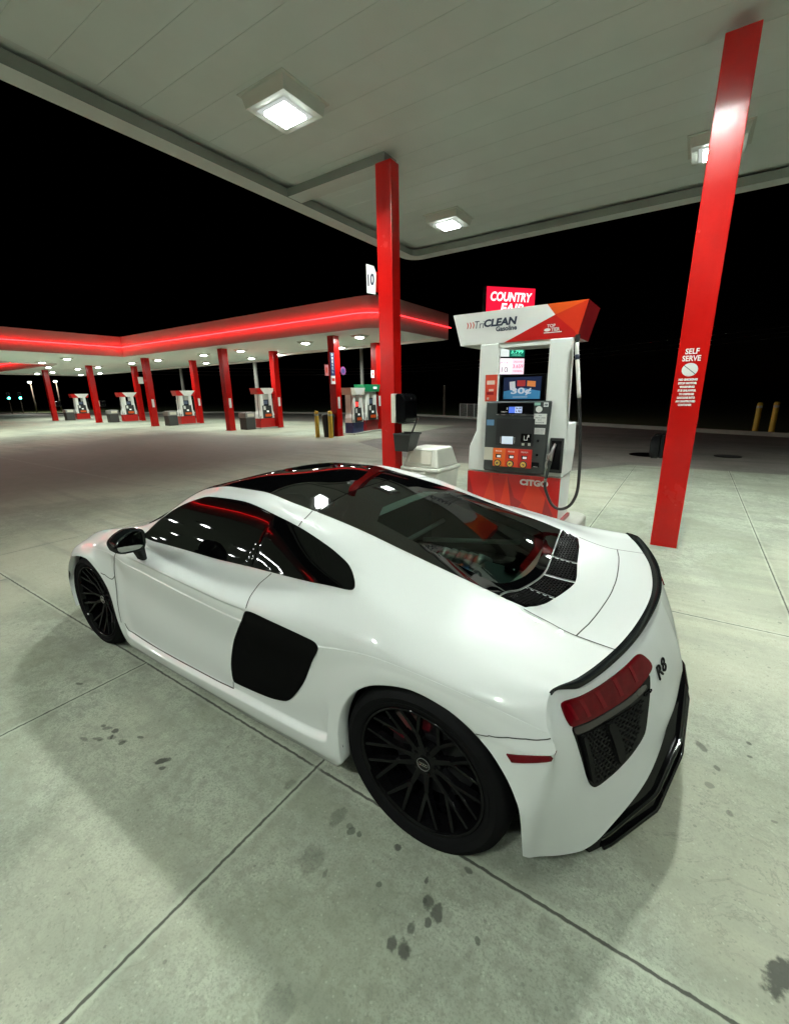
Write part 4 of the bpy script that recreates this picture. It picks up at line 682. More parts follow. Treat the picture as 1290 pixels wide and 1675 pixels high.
# bollards
for x, y, h, lab, g in ((11.02, -10.95, 1.04, 'yellow bollard nearest the column with the blue banner', 0), (11.69, -10.9, 1.04, 'yellow bollard left of the black bin by the distant pumps', 0), (-2.7, -18.6, 1.12, 'left one of two slim yellow bollards at the far right', 0), (-3.1, -18.1, 1.16, 'right one of two slim yellow bollards at the far right', 0)):
    o = MB().lathe([(0, 0), (.085, 0), (.085, h - .06), (.06, h - .015), (0, h)], 20).build('bollard', M['yellow'], ang=40); o.location = (x, y, 0); tag(o, lab, 'bollard', 'yellow bollards')
    m = MB(); m.lathe([(.0865, h - .2), (.0875, h - .2), (.0875, h - .12), (.0865, h - .12)], 20, closed=True); m.build('reflective_band', M['cream'], o)
t = thing('trash_bin', 'black bin standing between the two yellow bollards', 'trash bin', (11.35, -11.2, 0)); MB().lathe([(0, 0), (.2, 0), (.25, .7), (.26, .78)], 20).build('body', M['black'], t, ang=40); MB().lathe([(.275, .781), (.275, .81), (.22, .90), (0, .93)], 20).build('lid', M['black'], t, ang=40)
# poles, lights, wires
def light_pole(label, x, y, h, r, lamp=False, pm=None):
    pm = M['wood'] if lamp else M['galv']
    t = thing('light_pole', label, 'lamp post', (x, y, 0), 0, 'lamp posts'); MB().tube([(0, 0, -.02), (0, 0, h)], [r, r * .7], 12).build('pole', pm, t, smooth=True); MB().tube([(0, 0, h - .05), (-.5, .3, h + .05)], r * .5, 8).build('arm', pm, t)
    MB().box(-.95, -.45, .15, .45, h - .02, h + .1, bev=.02).build('lamp_head', pm, t); MB().lathe([(0, -.02), (r * 1.8, -.02), (r * 1.8, .05), (0, .05)], 12).build('base_plate', pm, t)
    if lamp: MB().lathe([(0, -.1), (.16, -.05), (.16, .0), (0, .0)], 10, c=(-.7, .3, h - .05)).build('bulb', emis('street lamp', (1, .95, .85), 700), t)
light_pole('pale lamp post behind the third distant pump', 37.8, -21.3, 6.8, .15); light_pole('white lamp post right behind the fourth distant pump', 23.6, -17.9, 6.0, .14); light_pole('pale lamp post seen above the green diesel pump header', 15.9, -19.4, 5.6, .12)
light_pole('leftmost distant street lamp beyond the left end of the canopy', 67.0, -19.3, 3.75, .08, True); light_pole('distant street lamp just left of the leftmost red column', 66.0, -21.6, 3.85, .08, True)
for x, y, lab in ((66.8, -16.8, 'left one of two distant teal traffic lights'), (66.5, -17.8, 'right one of two distant teal traffic lights')):
    t = thing('traffic_light', lab, 'traffic light', (x, y, 1.7), 0, 'teal traffic lights'); MB().box(-.1, .1, -.15, .15, 0, .8, bev=.02).build('housing', M['black'], t); MB().box(-.03, .03, -.03, .03, -1.75, -.001).build('pole', M['wood'], t)
    for k, e in enumerate((None, None, emis('teal signal', (.05, .85, .65), 60))): MB().lathe([(.11, -.101), (.11, -.115), (0, -.13)], 14, c=(0, 0, .66 - .25 * k), axis='x').build('signal_lens', e or M['gloss'], t)
t = thing('power_line', 'three thin power cables sagging across the night sky', 'power line', (30, -45, 5))
for z0, z1, z2 in ((7.6, 4.85, 4.95), (7.0, 4.5, 4.55), (6.4, 4.15, 4.2)):
    P = crom(np.array([(95, -45, z0), (74, -45, z0 - 1.0), (41, -45, z1 + .1), (28.8, -45, z1), (21, -45, z2), (5, -45, z2 + .6), (-30, -45, z2 + 2.5)], float), np.linspace(0, 6, 60)); wpart(MB().tube([tuple(q) for q in P], .022, 6), 'wire', M['wire'], t)
t = thing('utility_pole', 'dim timber utility pole beyond the forecourt edge', 'utility pole', (13.75, -25.9, 0)); MB().tube([(0, 0, 0), (0, 0, 2.1)], [.09, .08], 10).build('pole', M['wood'], t); MB().tube([(0, 0, 2.101), (0, 0, 2.13)], [.085, .05], 10).build('cap', M['galv'], t)
t = thing('chain_link_fence', 'low dim chain link fence behind the trash bin and fuel pump', 'fence', (10.5, -23.0, .1))
A_, B_ = Vector((11.6, -23.9, .1)), Vector((9.2, -22.8, .1))
for k in range(5):
    q = A_.lerp(B_, k / 4); wpart(MB().tube([q, q + Vector((0, 0, .85))], .025, 8), 'post', M['galv'], t)
m = MB(); L_ = (B_ - A_).length
for k in range(-8, 26):
    for s in (0, 1):
        u0, u1 = k * .1, k * .1 + .8; a, b = (u0, 0), (u1, .8)
        if u1 <= 0 or u0 >= L_: continue
        z0 = 0 if u0 >= 0 else -u0; z1 = .8 if u1 <= L_ else L_ - u0; u0c, u1c = max(0, u0), min(L_, u1)
        zz = (z0, z1) if s == 0 else (.8 - z0, .8 - z1)
        m.tube([A_ + (B_ - A_) * (u0c / L_) + Vector((0, 0, zz[0])), A_ + (B_ - A_) * (u1c / L_) + Vector((0, 0, zz[1]))], .005, 4)
m.tube([A_ + Vector((0, 0, .83)), B_ + Vector((0, 0, .83))], .015, 6)
wpart(m, 'mesh', M['galv'], t)
# ---- store price sign on its pole
SO = Vector((9.48, -22.5, 0)); SE = Vector((-.6428, -.76604, 0)); SN = Vector((-.76603, .6428, 0))
t = thing('pylon_sign', 'glowing red COUNTRY FAIR sign on a pole with lit fuel prices below', 'sign', SO)
def sp(mb_pts, d0, d1):             # polygon in (along, z), thickness along the normal
    m = MB(); n = len(mb_pts); v = [tuple(SE * a + SN * d0 + Vector((0, 0, z))) for a, z in mb_pts] + [tuple(SE * a + SN * d1 + Vector((0, 0, z))) for a, z in mb_pts]
    return m.add(v, [tuple(range(n - 1, -1, -1)), tuple(range(n, 2 * n))] + [(i, (i + 1) % n, n + (i + 1) % n, n + i) for i in range(n)])
def sr(a0, a1, z0, z1, d0, d1): return sp([(a0, z0), (a1, z0), (a1, z1), (a0, z1)], d0, d1)
sr(-.06, 3.06, 4.98, 7.26, -.4, -.051).build('cabinet', M['dark'], t)
sr(0, 3, 5.04, 7.2, -.05, 0).build('sign_face', emis('lit red face', (1, .012, .045), 1.25), t)
wl = emis('lit white letters', (1, .86, .88), 1.6)
def st(s, a, z, w, h, mm=None, d=.004, **k): return text('lettering', s, .5, mm or wl, t, face_mw(SE * a + SN * d + Vector((0, 0, z)), SE, (0, 0, 1)), fit=(w, h), **k)
st('COUNTRY', 1.52, 6.72, 2.6, .48, bold=.016, shear=.18); st('FAIR', 1.60, 6.14, 1.5, .50, bold=.016, shear=.18)
sr(.55, 2.62, 2.55, 4.9, -.35, -.031).build('price_cabinet', M['black'], t)
sr(.62, 1.55, 3.58, 4.02, -.03, 0).build('price_panel', emis('lit pale', (.85, .95, .9), 1.0), t); sr(1.56, 2.55, 3.58, 4.02, -.03, 0).build('price_panel', emis('lit green', (.01, .16, .10), 1.0), t)
st('3.799', 2.06, 3.85, .8, .2, emis('green digits', (.15, .95, .6), 1.4), .004, bold=.01); st('DIESEL', 2.06, 3.67, .6, .1, emis('green digits small', (.2, .9, .6), 1.0), .004)
sr(.62, 1.75, 2.61, 3.48, -.03, 0).build('price_panel', emis('lit white', (1, .92, .96), 1.35), t); sr(1.76, 2.56, 2.61, 3.48, -.03, 0).build('price_panel', emis('lit pink', (1, .72, .80), 1.25), t)
st('10', 1.3, 2.86, .42, .3, M['ink'], .004, bold=.0); st('SAVE', 1.2, 3.25, .7, .12, emis('rose text', (.9, .2, .35), .9), .004); st('3.659', 2.16, 3.05, .66, .2, emis('rose digits', (.95, .06, .25), 1.0), .004, bold=.002); st('UNLEADED', 2.16, 3.3, .6, .09, emis('rose text', (.9, .1, .3), .9), .004); st('MEMBERS', 2.16, 2.78, .6, .09, emis('rose text', (.9, .1, .3), .9), .004)
for a in (.9, 2.2): MB().tube([SE * a + SN * -.2 + Vector((0, 0, 0)), SE * a + SN * -.2 + Vector((0, 0, 2.55))], .09, 12).build('pole', M['galv'], t)
for a in (1.0, 2.1): MB().tube([SE * a + SN * -.2 + Vector((0, 0, 4.9)), SE * a + SN * -.2 + Vector((0, 0, 4.98))], .09, 12).build('strut', M['galv'], t)
# ------------------------------------------------------------ the car
M['paint'] = mat('white car paint', (.70, .73, .71), .38, coat=1.0, var=.015, scale=2, rvar=.05)
M['trim'] = mat('dull vent trim', (.14, .145, .14), .3, spec=.3)
M['lip'] = mat('wheel arch lining', (.012, .012, .012), .8, var=.2)
M['glassk'] = dark('privacy glass', (.0015, .0016, .0018), .030, .02, scale=1)
M['blade'] = dark('dark side blade', (.003, .003, .0032), .006, .16)
M['carbon'] = dark('gloss carbon', (.006, .008, .008), .045, .10, .6, 120)
M['tyre'] = dark('tyre rubber', (.0065, .0066, .007), .006, .5)
M['rim'] = dark('gloss black wheel', (.003, .003, .0034), .03, .04)
M['disc'] = mat('brake disc', (.045, .045, .048), .35, metal=.8, var=.2)
M['calip'] = mat('red caliper', (.13, .004, .012), .35, coat=.3)
M['tail'] = dark('tail lamp red', (.10, .0012, .004), .028, .05, .4, 26)
M['tail2'] = dark('tail lamp inner', (.15, .0025, .007), .03, .12, .3, 60)
M['smoke'] = mat('smoked lamp edge', (.035, .028, .027), .25, spec=.3)
M['bladeg'] = dark('gloss diffuser blade', (.004, .004, .004), .10, .06)
M['vent'] = dark('vent mesh black', (.008, .008, .008), .02, .25)
M['gap'] = mat('shut line', (.030, .032, .028), .8)
M['chrome'] = mat('bright mirror glass', (.85, .86, .86), .03, metal=1, var=.01, rvar=.1)
M['silver'] = mat('intake alloy', (.42, .46, .44), .35, metal=.5, var=.1)
M['bay'] = mat('engine bay black', (.02, .024, .024), .6, var=.3)
M['bayg'] = mat('engine cover', (.07, .095, .09), .45, var=.2)
def tinted():
    m = bpy.data.materials.new('tinted rear glass'); m.use_nodes = True; t = m.node_tree; t.nodes.clear()
    tr = nd(t, 'ShaderNodeBsdfTransparent'); tr.inputs[0].default_value = (.29, .37, .33, 1); gl = nd(t, 'ShaderNodeBsdfGlossy'); gl.inputs['Roughness'].default_value = .02
    fr = nd(t, 'ShaderNodeFresnel'); fr.inputs[0].default_value = 1.36; mx = nd(t, 'ShaderNodeMixShader'); o = nd(t, 'ShaderNodeOutputMaterial')
    t.links.new(fr.outputs[0], mx.inputs[0]); t.links.new(tr.outputs[0], mx.inputs[1]); t.links.new(gl.outputs[0], mx.inputs[2]); t.links.new(mx.outputs[0], o.inputs[0]); return m
M['roofg'] = dark('black roof glass', (.0015, .0016, .0018), .12, .02, scale=1)
M['tint'] = tinted()
car = thing('sports_car', 'white mid engined sports coupe with black side blades, black roof and black wheels', 'car', (0, 0, 0))
def grid_mesh(us, vs, S, skip=None, lip=None):
    U, V = np.meshgrid(us, vs, indexing='ij'); P = S(U.ravel(), np.abs(V).ravel()); P[:, 1] *= np.where(V.ravel() < 0, -1, 1); nu, nv = U.shape; P = P.reshape(nu, nv, 3)
    if lip is not None:                                              # return flange along the lower edge
        a = P[:, :1] + np.array([0, lip, 0]); b = P[:, -1:] + np.array([0, -lip, 0]); P = np.concatenate([a, P, b], 1); nv += 2
    F = []
    for i in range(nu - 1):
        for j in range(nv - 1):
            if skip is not None and skip(us[i], us[i + 1], vs[min(max(j - (lip is not None), 0), len(vs) - 2)], vs[min(max(j - (lip is not None), 0), len(vs) - 2) + 1]): continue
            F.append((i * nv + j, (i + 1) * nv + j, (i + 1) * nv + j + 1, i * nv + j + 1))
    return P.reshape(-1, 3), F
def raw(name, v, f, m, parent, smooth=True, out=True):
    me = bpy.data.meshes.new(name); me.from_pydata([tuple(q) for q in v], [], [tuple(q) for q in f]); me.materials.append(m)
    if out:                                                          # faces turned away from the car's middle
        c = np.array([1.2, 0, .35]); d = 0
        for p_ in me.polygons: d += (np.array(p_.center) - c) @ np.array(p_.normal) * p_.area
        if d < 0: me.flip_normals()
    if smooth: me.polygons.foreach_set('use_smooth', [True] * len(me.polygons))
    me.update(); return link(bpy.data.objects.new(name, me), parent)
us = np.unique(np.concatenate([np.linspace(-3.45, -3.2, 10), np.linspace(-3.2, -1.9, 70), np.linspace(-1.9, -.5, 60), np.linspace(-.5, .62, 90)]))
vh = np.unique(np.concatenate([np.linspace(0, 8, 73), np.linspace(4.7, 5.4, 22), np.linspace(6.7, 7.2, 18)])); vs = np.concatenate([-vh[::-1][:-1], vh])
HOLE = lambda u0, u1, v0, v1: (u0 > -.60 and u1 < .085 and max(abs(v0), abs(v1)) < 1.62)
v, f = grid_mesh(us, vs, S_main, HOLE, .06)
raw('body', v, f, M['paint'], car)
ws = np.linspace(0, 5, 46); vf = np.concatenate([-np.linspace(8, 0, 81)[:-1], np.linspace(0, 8, 81)])
v, f = grid_mesh(ws, vf, S_fas); raw('rear_bumper', v, f, M['paint'], car)
def nrm(S, u, v):
    e = 2e-3; v2 = np.abs(v); a = S(u + e, v2) - S(u - e, v2); b = S(u, np.minimum(v2 + .02, 8)) - S(u, np.maximum(v2 - .02, 0)); n = np.cross(a, b); n /= np.maximum(np.linalg.norm(n, axis=1, keepdims=True), 1e-9)
    P = S(u, v2); s = np.sign(((P - np.array([1.0, 0, .3])) * n).sum(1, keepdims=True)); n = n * s; return n
def surf(S, uv, off, sy=1):
    uv = np.array(uv, float); u, v = uv[:, 0], uv[:, 1]; P = S(u, np.abs(v)); n = nrm(S, u, v); P = P + n * off; g = np.where(v < 0, -1, 1) * sy; P[:, 1] *= g; return P
def dens(poly, vs, mx, closed=True):
    out = []; n = len(poly)
    for i in range(n if closed else n - 1):
        a, b = np.array(poly[i]), np.array(poly[(i + 1) % n]); L = np.hypot(b[0] - a[0], (b[1] - a[1]) * vs); k = max(1, int(math.ceil(L / mx)))
        out += [tuple(a + (b - a) * q / k) for q in range(k)]
    if not closed: out.append(tuple(poly[-1]))
    return out
def inside(P, x, y):
    c = False; n = len(P)
    for i in range(n):
        (x0, y0), (x1, y1) = P[i - 1], P[i]
        if (y0 > y) != (y1 > y) and x < (x1 - x0) * (y - y0) / (y1 - y0) + x0: c = not c
    return c
def chaik(P, n=2, k=.22):
    P = np.array(P, float)
    for _ in range(n): Q = np.roll(P, -1, 0); P = np.stack([(1 - k) * P + k * Q, k * P + (1 - k) * Q], 1).reshape(-1, 2)
    return [tuple(q) for q in P]
def panel(name, poly, m, parent, S=S_main, off=.003, vs=.2, step=.03, sy=1, depth=.007, holes=None):
    B = dens(poly, vs, step); n = len(B); pts = [Vector((u, v * vs)) for u, v in B]; edges = [(i, (i + 1) % n) for i in range(n)]
    W = [(q.x, q.y) for q in pts]; xs = [q[0] for q in W]; ys = [q[1] for q in W]
    if holes:
        H = dens(holes, vs, step); h0 = len(pts); pts += [Vector((u, v * vs)) for u, v in H]; edges += [(h0 + i, h0 + (i + 1) % len(H)) for i in range(len(H))]; HW_ = [(u, v * vs) for u, v in H]
    nb = len(pts); ba = np.array([(q.x, q.y) for q in pts])
    for x in np.arange(min(xs) + step / 2, max(xs), step):
        for y in np.arange(min(ys) + step / 2, max(ys), step):
            if inside(W, x, y) and not (holes and inside(HW_, x, y)) and np.min(np.hypot(ba[:, 0] - x, ba[:, 1] - y)) > step * .5: pts.append(Vector((x, y)))
    r = delaunay_2d_cdt(pts, edges, [], 1 if not holes else 1, 1e-6); V2, F = r[0], r[2]
    if holes: F = [q for q in F if not inside(HW_, sum(V2[i].x for i in q) / len(q), sum(V2[i].y for i in q) / len(q))]
    uv = [(q.x, q.y / vs) for q in V2]; P = surf(S, uv, off, sy); v = [tuple(q) for q in P]; F = [tuple(q) for q in F]
    def wall(loop):
        t = surf(S, loop, off, sy); b = surf(S, loop, off - depth, sy); k = len(loop); s0 = len(v); v.extend([tuple(q) for q in t] + [tuple(q) for q in b])
        return [(s0 + i, s0 + (i + 1) % k, s0 + k + (i + 1) % k, s0 + k + i) for i in range(k)]
    o = raw(name, v, F, m, parent)
    if depth:
        bm = bmesh.new(); bm.from_mesh(o.data)
        for loop in [B] + ([H] if holes else []):
            t = [bm.verts.new(q) for q in surf(S, loop, off, sy)]; b = [bm.verts.new(q) for q in surf(S, loop, off - depth, sy)]; k = len(loop)
            for i in range(k):
                fc = bm.faces.new((t[i], t[(i + 1) % k], b[(i + 1) % k], b[i])); fc.smooth = True
        bm.to_mesh(o.data); bm.free()
    return o
def gapline(path, S=S_main, w=.0028, off=.0022, sy=1, name='panel_gap', m=None, step=.02):
    D = dens(path, .2, step, False); P = surf(S, D, off, sy); N = nrm(S, np.array([q[0] for q in D]), np.array([q[1] for q in D])); N[:, 1] *= np.where(np.array([q[1] for q in D]) < 0, -1, 1) * sy
    T = np.gradient(P, axis=0); T /= np.linalg.norm(T, axis=1, keepdims=True); B = np.cross(T, N); v = np.concatenate([P + B * w, P - B * w]); n = len(P)
    return raw(name, v, [(i, i + 1, n + i + 1, n + i) for i in range(n - 1)], m or M['gap'], car)
def hexes(name, poly, m, parent, S=S_main, R=.016, t=.004, off=.006, vs=.2, sy=1, shear=0):
    W = [(u, v * vs) for u, v in poly]; xs = [q[0] for q in W]; ys = [q[1] for q in W]; uv = []; F = []
    dx, dy = R * 1.5, R * math.sqrt(3); i = 0; x = min(xs)
    while x < max(xs) + R:
        y = min(ys) + (dy / 2 if i % 2 else 0)
        while y < max(ys) + R:
            if inside(W, x, y):
                n = len(uv)
                for rr in (R * .98, R - t * 1.6):
                    for k in range(6): a = math.pi / 3 * k; uv.append((x + rr * math.cos(a), np.clip((y + rr * math.sin(a)) / vs, -7.9, 7.9)))
                F += [(n + k, n + (k + 1) % 6, n + 6 + (k + 1) % 6, n + 6 + k) for k in range(6)]
            y += dy
        x += dx; i += 1
    P = surf(S, uv, off, sy); P2 = surf(S, uv, off - .004, sy); n = len(uv); v = np.concatenate([P, P2]); F2 = []
    for h in range(0, n, 12): F2 += [(h + 6 + k, h + 6 + (k + 1) % 6, n + h + 6 + (k + 1) % 6, n + h + 6 + k) for k in range(6)]
    return raw(name, v, F + F2, m, parent, smooth=False)
# ---- glass and roof
WIN = chaik([(-1.995, 3.22), (-1.992, 3.85), (-1.94, 4.03), (-1.57, 3.98), (-1.2, 3.958), (-.8, 3.955), (-.5, 3.915), (-.378, 3.90), (-.338, 3.84), (-.333, 3.68), (-.352, 3.45), (-.39, 3.20), (-.45, 3.02), (-.52, 2.985), (-.8, 2.985), (-1.1, 2.98), (-1.4, 2.975), (-1.7, 2.965), (-1.9, 2.96), (-1.975, 3.02)], 2)
def clipx(P, x, keep_less, sl=0):       # cut a polygon at u = x + sl*(v-3)
    f = lambda q: (q[0] - x - sl * (q[1] - 3)) * (1 if keep_less else -1); out = []
    for i in range(len(P)):
        a, b = P[i - 1], P[i]; fa, fb = f(a), f(b)
        if (fa <= 0) != (fb <= 0): s = fa / (fa - fb); out.append((a[0] + (b[0] - a[0]) * s, a[1] + (b[1] - a[1]) * s))
        if fb <= 0: out.append(b)
    return out
def shrink(P, d, vs=.2): return [(x, y / vs) for x, y in inset([(u, v * vs) for u, v in P], d * (1 if sum(P[i - 1][0] * P[i][1] - P[i][0] * P[i - 1][1] for i in range(len(P))) > 0 else -1))]
BL = chaik([(-.862, 4.99), (-.89, 5.14), (-.95, 5.47), (-1.012, 5.85), (-1.044, 6.30), (-1.050, 6.74), (-1.01, 6.745), (-.875, 6.716), (-.756, 6.679), (-.66, 6.60), (-.62, 6.50), (-.56, 6.26), (-.50, 6.02), (-.44, 5.55), (-.426, 5.37), (-.45, 5.23), (-.56, 5.135), (-.70, 5.069)], 2, .2)
TA = chaik([(1.13, 3.80), (1.05, 3.60), (1.044, 3.3), (1.08, 2.7), (.98, 2.2), (.885, 1.75), (.94, 1.62), (1.10, 1.53), (1.45, 1.38), (1.65, 1.37), (1.76, 1.7), (1.844, 2.15), (1.90, 2.7), (1.906, 3.4), (1.92, 3.78), (1.85, 3.86), (1.6, 3.89)], 2, .2)
GR = chaik([(1.95, 3.84), (2.405, 3.79), (2.779, 3.753), (3.525, 3.617), (3.86, 3.46), (3.99, 3.25), (4.017, 3.0), (3.984, 2.649), (3.868, 2.323), (3.655, 2.026), (3.5, 1.90), (2.941, 1.778), (2.075, 1.57), (1.75, 1.49), (1.72, 1.62), (1.78, 2.14), (1.84, 2.7), (1.88, 3.4)], 2, .2)
def marker(sy):                         # slim red side reflector behind the wheel arch
    a = np.array([(-.331, .9585, .612), (-.475, .928, .662)]); P = []
    top = [(-.325 - .0145 * i, 0, .617 + .0046 * i) for i in range(10)]; bot = [(-.342 - .0118 * i, 0, .596 + .0046 * i) for i in range(10)]
    m = MB(); n = 10
    GG = np.concatenate([S_fas(np.repeat(np.linspace(0, 3, 40), 60), np.tile(np.linspace(4.6, 8, 60), 40)), S_main(np.repeat(np.linspace(.1, .62, 40), 60), np.tile(np.linspace(5, 8, 60), 40))])
    def yy(x, z): d = np.hypot(GG[:, 0] - x, GG[:, 2] - z); i = np.argsort(d)[:6]; return float(GG[i, 1].mean())
    v = []
    for d in (.005, -.006):
        for (x, _, z), (x2, _, z2) in zip(top, bot): v += [(x, sy * (yy(x, z) + d), z), (x2, sy * (yy(x2, z2) + d), z2)]
    k = 2 * n; f = [(2 * i, 2 * i + 1, 2 * i + 3, 2 * i + 2) for i in range(n - 1)]; f += [(2 * i, 2 * i + 2, k + 2 * i + 2, k + 2 * i) for i in range(n - 1)] + [(2 * i + 1, 2 * i + 3, k + 2 * i + 3, k + 2 * i + 1) for i in range(n - 1)] + [(0, 1, k + 1, k), (k - 2, k - 1, 2 * k - 1, 2 * k - 2)]
    m.add(v, f).build('side_marker', M['tail'], car)
for sy in (1, -1):
    panel('window_trim', WIN, M['rim'], car, S=S_win, off=.0015, sy=sy, depth=.006)
    panel('side_window', shrink(clipx(WIN, -.985, True, .055), .007), M['glassk'], car, S=S_win, off=.0035, sy=sy, depth=.005, step=.014)
    panel('quarter_window', shrink(clipx(WIN, -.965, False, .055), .007), M['glassk'], car, S=S_win, off=.0035, sy=sy, depth=.005, step=.014)
    panel('side_blade', BL, M['blade'], car, off=.004, sy=sy, depth=.012)
    marker(sy)
    tl = panel('taillight', TA, M['tail'], car, S=S_fas, off=.006, sy=sy, step=.025, depth=.014)
    for a0, a1, b0, b1 in ((1.16, 1.75, 3.50, 3.62), (1.16, 1.78, 3.10, 3.20), (1.16, 1.76, 2.72, 2.80), (1.10, 1.70, 2.36, 2.43), (1.04, 1.60, 1.98, 2.05)):
        panel('lamp_element', [(a0, b1), (a0 - .02, b0), (a1, b0 - .08), (a1, b1 - .08)], M['tail2'], tl, S=S_fas, off=.0078, sy=sy, step=.03, depth=.002)
    gh = panel('grille_housing', GR, M['rim'], car, S=S_fas, off=.003, sy=sy, step=.03, depth=.010)
    panel('smoked_strip', chaik([(1.97, 3.79), (1.955, 3.4), (1.95, 2.7), (1.89, 2.15), (1.82, 1.72), (2.02, 1.68), (2.09, 2.15), (2.16, 2.7), (2.2, 3.4), (2.18, 3.77)], 1), M['smoke'], gh, S=S_fas, off=.006, sy=sy, step=.03, depth=.003)
    hexes('grille_mesh', shrink(GR, .05), M['dark'], gh, S=lambda w, v_: S_fas(w / .16, v_), R=.0155, t=.0032, off=.0055, sy=sy) if False else None
    q = [(u * .17, v_) for u, v_ in shrink([(max(u, 2.25), v_) for u, v_ in GR], .05)]
    hexes('grille_mesh', q, M['vent'], gh, S=lambda w, v_: S_fas(w / .17, v_), R=.0135, t=.0028, off=.006, sy=sy)
    for c in (3.45, 2.62): panel('grille_fin', chaik([(2.3, c + .14), (2.3, c - .02), (3.0, c - .1), (3.75, c - .16), (3.78, c - .02), (3.0, c + .06)], 1), M['vent'], gh, S=S_fas, off=.016, sy=sy, step=.03, depth=.014)
    for pth in ([(-.802, 3.968), (-.840, 4.274), (-.861, 4.679), (-.868, 4.97)], [(-1.049, 6.75), (-1.055, 6.905)], [(-2.05, 4.4), (-2.131, 5.071), (-2.198, 6.043), (-2.217, 6.356), (-2.205, 6.912), (-2.128, 7.385)], [(-2.217, 6.356), (-2.345, 6.988), (-2.37, 7.5)], [(-.808, 2.967), (-.831, 2.543), (-.869, 2.02)],
                [(.233, 1.985), (.352, 1.97), (.463, 2.004), (.541, 2.013), (.61, 2.017)], [(-2.10, 6.93), (-1.546, 6.93), (-1.152, 6.93), (-1.05, 6.92)]):
        gapline(pth, sy=sy, w=.0028)
    gapline([(.475, 7.94), (.393, 7.27), (.432, 6.541), (.489, 6.022), (.555, 5.70), (.614, 5.46)], sy=sy, w=.0018)
gapline([(.463, 2.004), (.469, 1.510), (.467, .907), (.462, .414), (.458, 0), (.462, -.414), (.467, -.907), (.469, -1.51), (.463, -2.004)], w=.0024)
panel('windscreen', chaik([(-2.24, 0), (-2.23, 1.2), (-2.2, 2.3), (-2.08, 2.55), (-1.9, 2.25), (-1.765, 1.99), (-1.765, 0), (-1.765, -1.99), (-1.9, -2.25), (-2.08, -2.55), (-2.2, -2.3), (-2.23, -1.2)], 1), M['glassk'], car, off=.003)
panel('roof', [(-1.757, -1.97), (-1.757, 1.97), (-1.5, 1.985), (-.85, 1.99), (-.85, -1.99), (-1.5, -1.985)], M['roofg'], car, off=.003, step=.04)
rg = [(-.842, -1.99), (-.842, 1.99), (-.3, 1.99), (.0, 1.99), (.118, 1.97), (.130, 1.377), (.143, .727), (.152, .324), (.155, 0), (.152, -.324), (.143, -.727), (.130, -1.377), (.118, -1.97), (0, -1.99), (-.3, -1.99)]
ri = chaik([(-.64, -1.42), (-.64, 1.42), (-.3, 1.50), (.0, 1.56), (.06, 1.45), (.085, .9), (.10, .4), (.103, 0), (.10, -.4), (.085, -.9), (.06, -1.45), (0, -1.56), (-.3, -1.5)], 1)
rw = panel('rear_window', rg, M['roofg'], car, off=.003, step=.035, holes=ri)
panel('clear_pane', ri, M['tint'], rw, off=.003, step=.04, depth=0)
# engine bay vents behind the glass
VO = lambda v_: np.interp(abs(v_), [0, .22, .41, .87, 1.56, 1.94, 1.98], [.301, .297, .290, .273, .256, .229, .14]); VI = lambda v_: np.interp(abs(v_), [0, .32, .73, 1.38, 1.99], [.160, .157, .149, .136, .125])
for a, b in ((.03, .80), (.84, 1.975)):
    for s in (1, -1):
        q = np.linspace(a, b, 14); pol = [(VI(x), s * x) for x in q] + [(VO(x), s * x) for x in q[::-1]]
        vp = panel('engine_vent', pol, M['rim'], car, off=.002, step=.025, depth=.006); hexes('vent_mesh', shrink(pol, .009), M['vent'], vp, R=.0095, t=.0020, off=.0055)
for a in (0, .82, -.82): gapline([(VI(a), a), (VO(a), a)], w=.0035, off=.007, name='vent_divider', m=M['trim'])
gapline([(VI(x) - .004, x) for x in np.linspace(-1.97, 1.97, 40)], w=.003, off=.0065, name='vent_trim', m=M['trim'])
gapline([(-.846, v_) for v_ in np.linspace(-1.98, 1.98, 40)], w=.012, off=.0012, name='roof_seal', m=M['gloss'])
# ---- engine bay seen through the glass
m = MB(); m.add([(.72, -.46, .60), (.72, .46, .60), (-.17, .46, .60), (-.17, -.46, .60), (.72, -.46, 1.0), (.72, .46, 1.0), (-.17, .46, .775), (-.17, -.46, .775)], [(0, 1, 2, 3), (0, 4, 5, 1), (1, 5, 6, 2), (2, 6, 7, 3), (3, 7, 4, 0)]); m.build('engine_bay', M['bay'], car)
m = MB(); m.hexa([(-.12, -.16, .62), (.22, -.16, .62), (.22, .16, .62), (-.12, .16, .62)], [(-.10, -.13, .735), (.20, -.13, .76), (.20, .13, .76), (-.10, .13, .735)]); o = m.build('engine_cover', M['bayg'], car); b = o.modifiers.new('b', 'BEVEL'); b.width = .03; b.segments = 3
for s in (1, -1):
    for k in range(5): MB().tube([(.22 + .055 * k, s * .03, .73), (.22 + .055 * k, s * .12, .765), (.21 + .055 * k, s * .22, .71)], .024, 10).build('intake_runner', M['silver'], car, smooth=True)
    MB().tube([(.60, s * .14, .80), (.11, s * .45, .775)], .014, 10).build('cross_brace', M['silver'], car, smooth=True)
    m = MB(); m.box(-.12, .5, s * .30, s * .44, .61, .68, bev=.02); m.build('side_cover', M['bay'], car)
MB().tube([(.62, -.44, .84), (.60, .44, .84)], .014, 10).build('cross_brace', M['silver'], car, smooth=True)
MB().lathe([(.035, 0), (.035, .02), (.02, .028), (0, .028)], 18, c=(.02, -.05, .755)).build('filler_cap', M['gloss'], car, ang=30)
